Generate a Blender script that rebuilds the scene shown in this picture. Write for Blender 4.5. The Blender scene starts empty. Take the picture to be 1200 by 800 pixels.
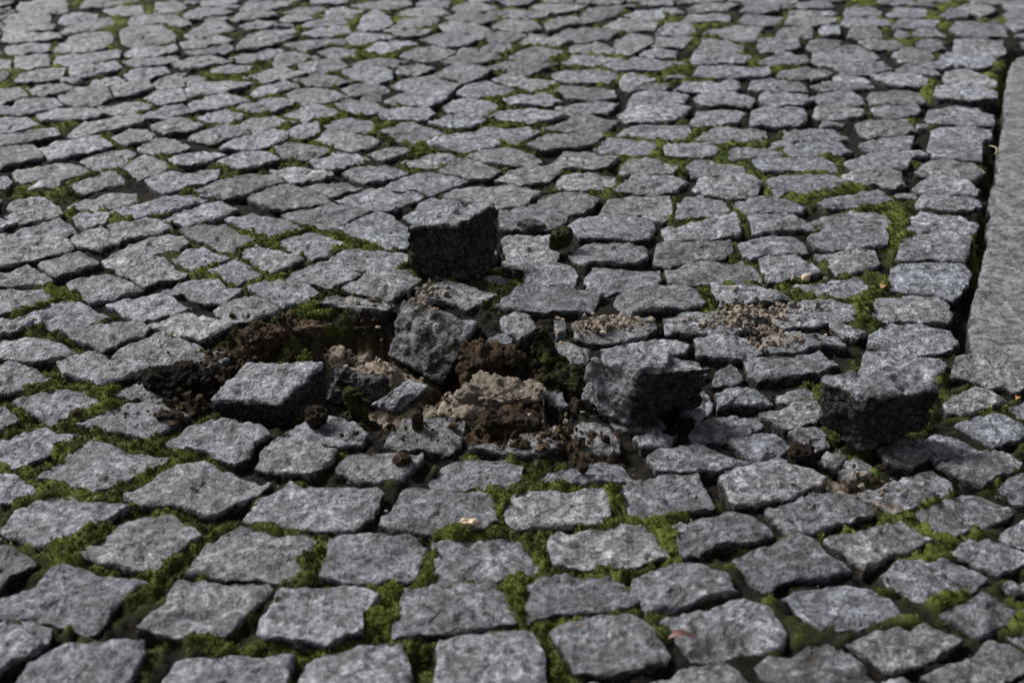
import bpy, math, random, time
import numpy as np
from mathutils import Vector, Matrix

T0 = time.time()
rng = np.random.RandomState(7)
random.seed(7)
sc = bpy.context.scene
C = sc.collection
R = math.radians

# ------------------------------------------------------------------ camera
CAM_H = 0.593
FPX = 1450.0                      # focal length in photograph pixels (1200 wide)
PITCH = math.atan(700.0 / FPX)
cam = bpy.data.cameras.new('camera')
cam.sensor_width = 36.0
cam.lens = 36.0 * FPX / 1200.0
cam.clip_start = 0.02
cam.clip_end = 500
cam.dof.use_dof = True
cam.dof.focus_distance = 1.36
cam.dof.aperture_fstop = 7.1
camo = bpy.data.objects.new('camera', cam)
camo.location = (0, 0, CAM_H)
camo.rotation_euler = (math.pi / 2 - PITCH, 0, 0)
C.objects.link(camo)
sc.camera = camo

# ------------------------------------------------------------------ sky, soft sun behind thin cloud, exposure
SUN_EL, SUN_AZ = R(43), R(-58)     # azimuth measured from +Y (away from the camera) towards +X
world = bpy.data.worlds.new('World')
sc.world = world
world.use_nodes = True
wn = world.node_tree
bg = wn.nodes['Background']
sky = wn.nodes.new('ShaderNodeTexSky')
sky.sky_type = 'NISHITA'
sky.sun_disc = False
sky.sun_elevation = SUN_EL
sky.sun_rotation = SUN_AZ
sky.dust_density = 3.0
sky.air_density = 1.0
hs = wn.nodes.new('ShaderNodeHueSaturation')
hs.inputs['Saturation'].default_value = 0.28
wn.links.new(sky.outputs[0], hs.inputs['Color'])
wn.links.new(hs.outputs[0], bg.inputs[0])
bg.inputs[1].default_value = 0.05
sun = bpy.data.lights.new('sun', 'SUN')
sun.energy = 2.7
sun.angle = R(17)
sun.color = (1.0, 0.985, 0.965)
suno = bpy.data.objects.new('sun', sun)
d = Vector((math.sin(SUN_AZ) * math.cos(SUN_EL), math.cos(SUN_AZ) * math.cos(SUN_EL), math.sin(SUN_EL)))
suno.rotation_euler = d.to_track_quat('Z', 'Y').to_euler()
suno.location = d * 10
C.objects.link(suno)
vs = sc.view_settings
vs.view_transform = 'Standard'
vs.look = 'None'
vs.gamma = 1.0
vs.use_curve_mapping = False
vs.exposure = 1.22

# ------------------------------------------------------------------ helpers
SP, CP = math.sin(PITCH), math.cos(PITCH)


def pix(px, py, z=0.0):
    """world point at height z seen at photograph pixel (px, py)"""
    a = (px - 600.0) / FPX
    b = (py - 400.0) / FPX
    dx, dy, dz = a, CP - b * SP, -SP - b * CP
    t = (z - CAM_H) / dz
    return np.array((dx * t, dy * t, z))


def toworld(P):
    return np.array([pix(x, y)[:2] for x, y in P])


def _hash(ix, iy, iz, seed):
    h = (ix.astype(np.uint32) * np.uint32(374761393) + iy.astype(np.uint32) * np.uint32(668265263)
         + iz.astype(np.uint32) * np.uint32(2147483647) + np.uint32(seed * 974711 + 13))
    h = (h ^ (h >> np.uint32(13))) * np.uint32(1274126177)
    h = h ^ (h >> np.uint32(16))
    return (h & np.uint32(0xffff)).astype(np.float32) / 32767.5 - 1.0


def vnoise(p, seed=0):
    """value noise, -1..1, p (n,3)"""
    i = np.floor(p)
    f = (p - i).astype(np.float32)
    i = i.astype(np.int64)
    f = f * f * f * (f * (f * 6 - 15) + 10)
    x, y, z = i[:, 0], i[:, 1], i[:, 2]
    out = 0
    for dx in (0, 1):
        wx = f[:, 0] if dx else 1 - f[:, 0]
        for dy in (0, 1):
            wy = f[:, 1] if dy else 1 - f[:, 1]
            for dz in (0, 1):
                wz = f[:, 2] if dz else 1 - f[:, 2]
                out = out + _hash(x + dx, y + dy, z + dz, seed) * wx * wy * wz
    return out


def fbm(p, freq, octs=3, seed=0, gain=0.5, billow=False):
    s = 0
    a = 1.0
    for o in range(octs):
        n = vnoise(p * freq + o * 17.3, seed + o)
        if billow:
            n = 1 - 2 * np.abs(n)
        s = s + a * n
        a *= gain
        freq *= 2.03
    return s


def xyz0(xy, z=0.0):
    return np.column_stack([xy[:, 0], xy[:, 1], np.full(len(xy), z)])


def pip(pts, P):
    x, y = pts[:, 0][:, None], pts[:, 1][:, None]
    a, b = P, np.roll(P, -1, 0)
    ay, by = a[:, 1][None], b[:, 1][None]
    with np.errstate(divide='ignore', invalid='ignore'):
        c = ((ay > y) != (by > y)) & (x < (b[:, 0] - a[:, 0])[None] * (y - ay) / (by - ay) + a[:, 0][None])
    return c.sum(1) % 2 == 1


def edge_dist(pts, P):
    a, b = P, np.roll(P, -1, 0)
    best = np.full(len(pts), 1e9)
    for i in range(len(P)):
        ab = b[i] - a[i]
        t = np.clip(((pts - a[i]) @ ab) / (ab @ ab + 1e-12), 0, 1)
        dd = np.hypot(*(pts - a[i] - t[:, None] * ab).T)
        best = np.minimum(best, dd)
    return best


def smooth(a, b, x):
    t = np.clip((x - a) / (b - a), 0, 1)
    return t * t * (3 - 2 * t)


def mesh(name, V, F, mat, attrs=None, flat=False):
    """F: (n,k) int array or list of such arrays"""
    me = bpy.data.meshes.new(name)
    Fs = F if isinstance(F, list) else [F]
    Fs = [np.asarray(f, dtype=np.int32) for f in Fs if len(f)]
    me.vertices.add(len(V))
    me.vertices.foreach_set('co', np.asarray(V, dtype=np.float32).ravel())
    nl = sum(f.size for f in Fs)
    nf = sum(len(f) for f in Fs)
    me.loops.add(nl)
    me.polygons.add(nf)
    me.loops.foreach_set('vertex_index', np.concatenate([f.ravel() for f in Fs]))
    tot = np.concatenate([np.full(len(f), f.shape[1], dtype=np.int32) for f in Fs])
    me.polygons.foreach_set('loop_start', np.concatenate([[0], np.cumsum(tot)[:-1]]).astype(np.int32))
    if not flat:
        me.polygons.foreach_set('use_smooth', np.ones(nf, dtype=bool))
    else:
        me.polygons.foreach_set('use_smooth', np.zeros(nf, dtype=bool))
    me.update(calc_edges=True)
    for k, v in (attrs or {}).items():
        at = me.attributes.new(k, 'FLOAT', 'POINT')
        at.data.foreach_set('value', np.broadcast_to(np.asarray(v, dtype=np.float32), (len(V),)).copy())
    me.materials.append(mat)
    return me


def obj(name, me, parent=None, loc=None):
    o = bpy.data.objects.new(name, me)
    C.objects.link(o)
    if loc is not None:
        o.location = loc
    if parent is not None:
        o.parent = parent
    return o


def tag(o, label=None, cat=None, group=None, kind=None):
    for k, v in (('label', label), ('category', cat), ('group', group), ('kind', kind)):
        if v:
            o[k] = v
    return o


# ------------------------------------------------------------------ materials
class NT:
    def __init__(self, name):
        self.m = bpy.data.materials.new(name)
        self.m.use_nodes = True
        self.t = self.m.node_tree
        self.b = self.t.nodes['Principled BSDF']
        self.geo = self.t.nodes.new('ShaderNodeNewGeometry')

    def n(self, kind, **kw):
        nd = self.t.nodes.new('ShaderNode' + kind)
        for k, v in kw.items():
            if k in nd.inputs:
                nd.inputs[k].default_value = v
            else:
                setattr(nd, k, v)
        return nd

    def l(self, a, b):
        self.t.links.new(a, b)

    def noise(self, scale, detail=4, rough=0.55, dist=0.0):
        nd = self.n('TexNoise', Scale=scale, Detail=detail, Roughness=rough, Distortion=dist)
        self.l(self.geo.outputs['Position'], nd.inputs['Vector'])
        return nd.outputs['Fac']

    def voro(self, scale, feature='F1'):
        nd = self.n('TexVoronoi', Scale=scale)
        nd.feature = feature
        self.l(self.geo.outputs['Position'], nd.inputs['Vector'])
        return nd

    def ramp(self, fac, stops, interp='LINEAR'):
        nd = self.n('ValToRGB')
        nd.color_ramp.interpolation = interp
        e = nd.color_ramp.elements
        while len(e) < len(stops):
            e.new(0.5)
        for el, (p, c) in zip(e, stops):
            el.position = p
            el.color = (c[0], c[1], c[2], 1) if hasattr(c, '__len__') else (c, c, c, 1)
        self.l(fac, nd.inputs[0])
        return nd.outputs[0]

    def mix(self, fac, a, b, mode='MIX'):
        nd = self.n('Mix')
        nd.data_type = 'RGBA'
        nd.blend_type = mode
        for s, v in ((nd.inputs[0], fac), (nd.inputs[6], a), (nd.inputs[7], b)):
            if isinstance(v, bpy.types.NodeSocket):
                self.l(v, s)
            elif hasattr(v, '__len__'):
                s.default_value = (v[0], v[1], v[2], 1)
            else:
                s.default_value = v
        return nd.outputs[2]

    def math(self, op, a, b=0.0, clamp=False):
        nd = self.n('Math')
        nd.operation = op
        nd.use_clamp = clamp
        for s, v in ((nd.inputs[0], a), (nd.inputs[1], b)):
            if isinstance(v, bpy.types.NodeSocket):
                self.l(v, s)
            else:
                s.default_value = v
        return nd.outputs[0]

    def attr(self, name):
        nd = self.n('Attribute')
        nd.attribute_name = name
        return nd.outputs['Fac']

    def bump(self, height, strength, dist, normal=None):
        nd = self.n('Bump', Strength=strength, Distance=dist)
        self.l(height, nd.inputs['Height'])
        if normal is not None:
            self.l(normal, nd.inputs['Normal'])
        return nd.outputs[0]


def granite(name, dark=1.0, dirty=0.0):
    t = NT(name)
    vor = t.voro(330)
    sep = t.n('SeparateColor')
    t.l(vor.outputs['Color'], sep.inputs[0])
    cryst = t.ramp(sep.outputs[0], [(0.0, (.045, .046, .052)), (.16, (.10, .102, .112)), (.34, (.205, .208, .222)),
                                    (.66, (.31, .315, .33)), (.86, (.47, .47, .475)), (1.0, (.60, .595, .585))])
    fine = t.noise(900, 3, .6)
    c = t.mix(.55, cryst, t.ramp(fine, [(.32, (.07, .072, .08)), (.68, (.46, .46, .47))]))
    blot = t.noise(85, 6, .68, .6)
    c = t.mix(.95, c, t.ramp(blot, [(.34, .26), (.46, .76), (.58, 1.22), (.70, 1.75)]), 'MULTIPLY')
    b2 = t.noise(42, 4, .6, 1.0)
    c = t.mix(.9, c, t.ramp(b2, [(.34, .45), (.5, 1.0), (.64, 1.5)]), 'MULTIPLY')
    big = t.noise(9, 3, .5)
    c = t.mix(.75, c, t.ramp(big, [(.32, (.58, .58, .59)), (.5, (.95, .955, .97)), (.68, (1.16, 1.17, 1.20))]), 'MULTIPLY')
    tone = t.attr('tone')
    tn = t.n('CombineColor')
    for i in range(3):
        t.l(tone, tn.inputs[i])
    c = t.mix(1.0, c, tn.outputs[0], 'MULTIPLY')
    warm = t.attr('warm')
    c = t.mix(t.math('MAXIMUM', warm, 0.0), c, t.mix(1.0, c, (.92, .84, .74), 'MULTIPLY'))
    c = t.mix(t.math('MAXIMUM', t.math('MULTIPLY', warm, -1.0), 0.0), c, t.mix(1.0, c, (.90, .96, 1.04), 'MULTIPLY'))
    c = t.mix(1.0, c, (.79, .81, .86), 'MULTIPLY')
    # soil and lichen caught in pits
    pit = t.noise(150, 4, .6)
    pm = t.ramp(pit, [(.545, 0), (.615, 1)])
    c = t.mix(t.math('MULTIPLY', pm, .78), c, (.040, .038, .036))
    dirt = t.attr('dirt')  # soil stain, plus shade painted onto sides of the loose blocks
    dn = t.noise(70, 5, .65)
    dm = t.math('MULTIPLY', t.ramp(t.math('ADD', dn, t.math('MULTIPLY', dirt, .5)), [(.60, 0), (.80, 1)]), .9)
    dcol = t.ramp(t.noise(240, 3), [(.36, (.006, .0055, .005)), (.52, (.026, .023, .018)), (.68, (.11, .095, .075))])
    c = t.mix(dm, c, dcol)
    du = t.ramp(t.math('ADD', t.noise(120, 6, .7), t.math('MULTIPLY', t.attr('dust'), .42)), [(.66, 0), (.80, 1)])
    c = t.mix(t.math('MULTIPLY', du, .85), c, t.ramp(t.noise(420, 3, .6), [(.35, (.13, .10, .075)), (.65, (.40, .325, .265))]))
    t.l(c, t.b.inputs['Base Color'])
    rough = t.ramp(t.noise(130, 3), [(.35, .36), (.65, .66)])
    t.l(t.math('MAXIMUM', rough, dm), t.b.inputs['Roughness'])
    t.l(t.math('MULTIPLY', t.math('SUBTRACT', 1.0, dm), .55), t.b.inputs['Specular IOR Level'])
    h = t.math('ADD', t.math('SUBTRACT', t.noise(170, 6, .70), t.math('MULTIPLY', pm, .25)), t.math('MULTIPLY', vor.outputs['Distance'], 60.0 * .006))
    n1 = t.bump(h, 1.0, .0075)
    n2 = t.bump(t.noise(560, 5, .65), .8, .0018, n1)
    t.l(n2, t.b.inputs['Normal'])
    return t.m


def kerb_mat():
    t = NT('sawn_kerb_granite')
    vor = t.voro(420)
    sep = t.n('SeparateColor')
    t.l(vor.outputs['Color'], sep.inputs[0])
    c = t.ramp(sep.outputs[0], [(0, (.03, .03, .034)), (.2, (.09, .092, .10)), (.6, (.17, .173, .185)), (1, (.28, .28, .285))])
    c = t.mix(.95, c, t.ramp(t.noise(700, 3), [(.3, .06), (.7, .26)]))
    c = t.mix(.95, c, t.ramp(t.noise(55, 6, .7, .8), [(.38, .22), (.48, .85), (.60, 1.7)]), 'MULTIPLY')
    t.l(c, t.b.inputs['Base Color'])
    kp = t.ramp(t.noise(120, 6, .7), [(.54, 0), (.61, 1)])
    c2 = t.mix(t.math('MULTIPLY', kp, .85), c, (.02, .02, .018))
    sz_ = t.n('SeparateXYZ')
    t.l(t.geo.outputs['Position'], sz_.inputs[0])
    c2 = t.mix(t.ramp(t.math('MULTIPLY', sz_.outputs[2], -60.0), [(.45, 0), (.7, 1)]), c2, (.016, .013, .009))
    t.l(c2, t.b.inputs['Base Color'])
    c2 = t.mix(1.0, c2, (.80, .81, .83), 'MULTIPLY')
    t.l(c2, t.b.inputs['Base Color'])
    t.b.inputs['Roughness'].default_value = .6
    n1 = t.bump(t.noise(170, 6, .7), 1.0, .007)
    t.l(n1, t.b.inputs['Normal'])
    return t.m


def bed_mat():
    t = NT('joint_soil_and_moss')
    soil = t.ramp(t.noise(220, 5, .65), [(.3, (.005, .0045, .003)), (.6, (.012, .010, .007)), (.8, (.028, .022, .015))])
    sand = t.ramp(t.noise(260, 6, .7), [(.30, (.06, .047, .035)), (.5, (.24, .195, .152)), (.72, (.46, .395, .33))])
    brown = t.ramp(t.noise(200, 6, .7), [(.25, (.010, .007, .004)), (.5, (.042, .028, .017)), (.75, (.13, .092, .058))])
    c = t.mix(t.attr('brown'), soil, brown)
    c = t.mix(t.attr('sand'), c, sand)
    g = t.mix(t.ramp(t.noise(38, 3), [(.38, 0), (.62, 1)]), t.ramp(t.noise(420, 3), [(.3, (.014, .022, .004)), (.7, (.045, .065, .010))]),
              t.ramp(t.noise(420, 3), [(.3, (.05, .066, .012)), (.7, (.14, .165, .032))]))
    c = t.mix(t.attr('moss'), c, g)
    t.l(c, t.b.inputs['Base Color'])
    t.b.inputs['Roughness'].default_value = .95
    t.b.inputs['Specular IOR Level'].default_value = .15
    n1 = t.bump(t.noise(420, 6, .7), .9, .004)
    t.l(n1, t.b.inputs['Normal'])
    return t.m


def sprout_mat():
    t = NT('moss_sprouts')
    c = t.ramp(t.attr('tone'), [(0, (.010, .016, .003)), (.45, (.058, .076, .011)), (1, (.35, .36, .075))])
    t.l(c, t.b.inputs['Base Color'])
    t.b.inputs['Roughness'].default_value = .8
    t.b.inputs['Specular IOR Level'].default_value = .2
    return t.m


def clod_mat(name, stops, scale=210):
    t = NT(name)
    c = t.ramp(t.noise(scale, 6, .7), stops)
    tone = t.attr('tone')
    tn = t.n('CombineColor')
    for i in range(3):
        t.l(tone, tn.inputs[i])
    c = t.mix(1.0, c, tn.outputs[0], 'MULTIPLY')
    mm = t.math('MULTIPLY', t.attr('moss'), t.ramp(t.noise(90, 4, .6), [(.40, 0), (.52, 1)]))
    c = t.mix(mm, c, t.ramp(t.noise(420, 3), [(.3, (.03, .05, .006)), (.7, (.14, .18, .025))]))
    t.l(c, t.b.inputs['Base Color'])
    t.b.inputs['Roughness'].default_value = .95
    t.b.inputs['Specular IOR Level'].default_value = .15
    n1 = t.bump(t.noise(330, 6, .72), 1.0, .005)
    t.l(n1, t.b.inputs['Normal'])
    return t.m


def plain(name, col, rough=.7):
    t = NT(name)
    c = t.ramp(t.noise(300, 4), [(.3, [v * .6 for v in col]), (.7, [min(1, v * 1.25) for v in col])])
    t.l(c, t.b.inputs['Base Color'])
    t.b.inputs['Roughness'].default_value = rough
    return t.m


M_STONE = granite('split_granite')
M_KERB = kerb_mat()
M_BED = bed_mat()
M_MOSS = sprout_mat()
BROWN = [(.30, (.010, .007, .004)), (.5, (.050, .033, .020)), (.72, (.17, .118, .072))]
SAND = [(.30, (.07, .055, .042)), (.5, (.26, .212, .168)), (.74, (.50, .435, .365))]
M_BROWN = clod_mat('brown_soil', BROWN)
M_SAND = clod_mat('sandy_bedding', SAND)
M_LEAF = plain('dry_leaf', (.13, .06, .045), .6)
M_ORANGE = plain('orange_leaf', (.30, .14, .04), .6)
M_STRAW = plain('straw', (.42, .36, .22), .6)
M_PEB = plain('pale_pebble', (.42, .33, .22), .6)

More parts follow.
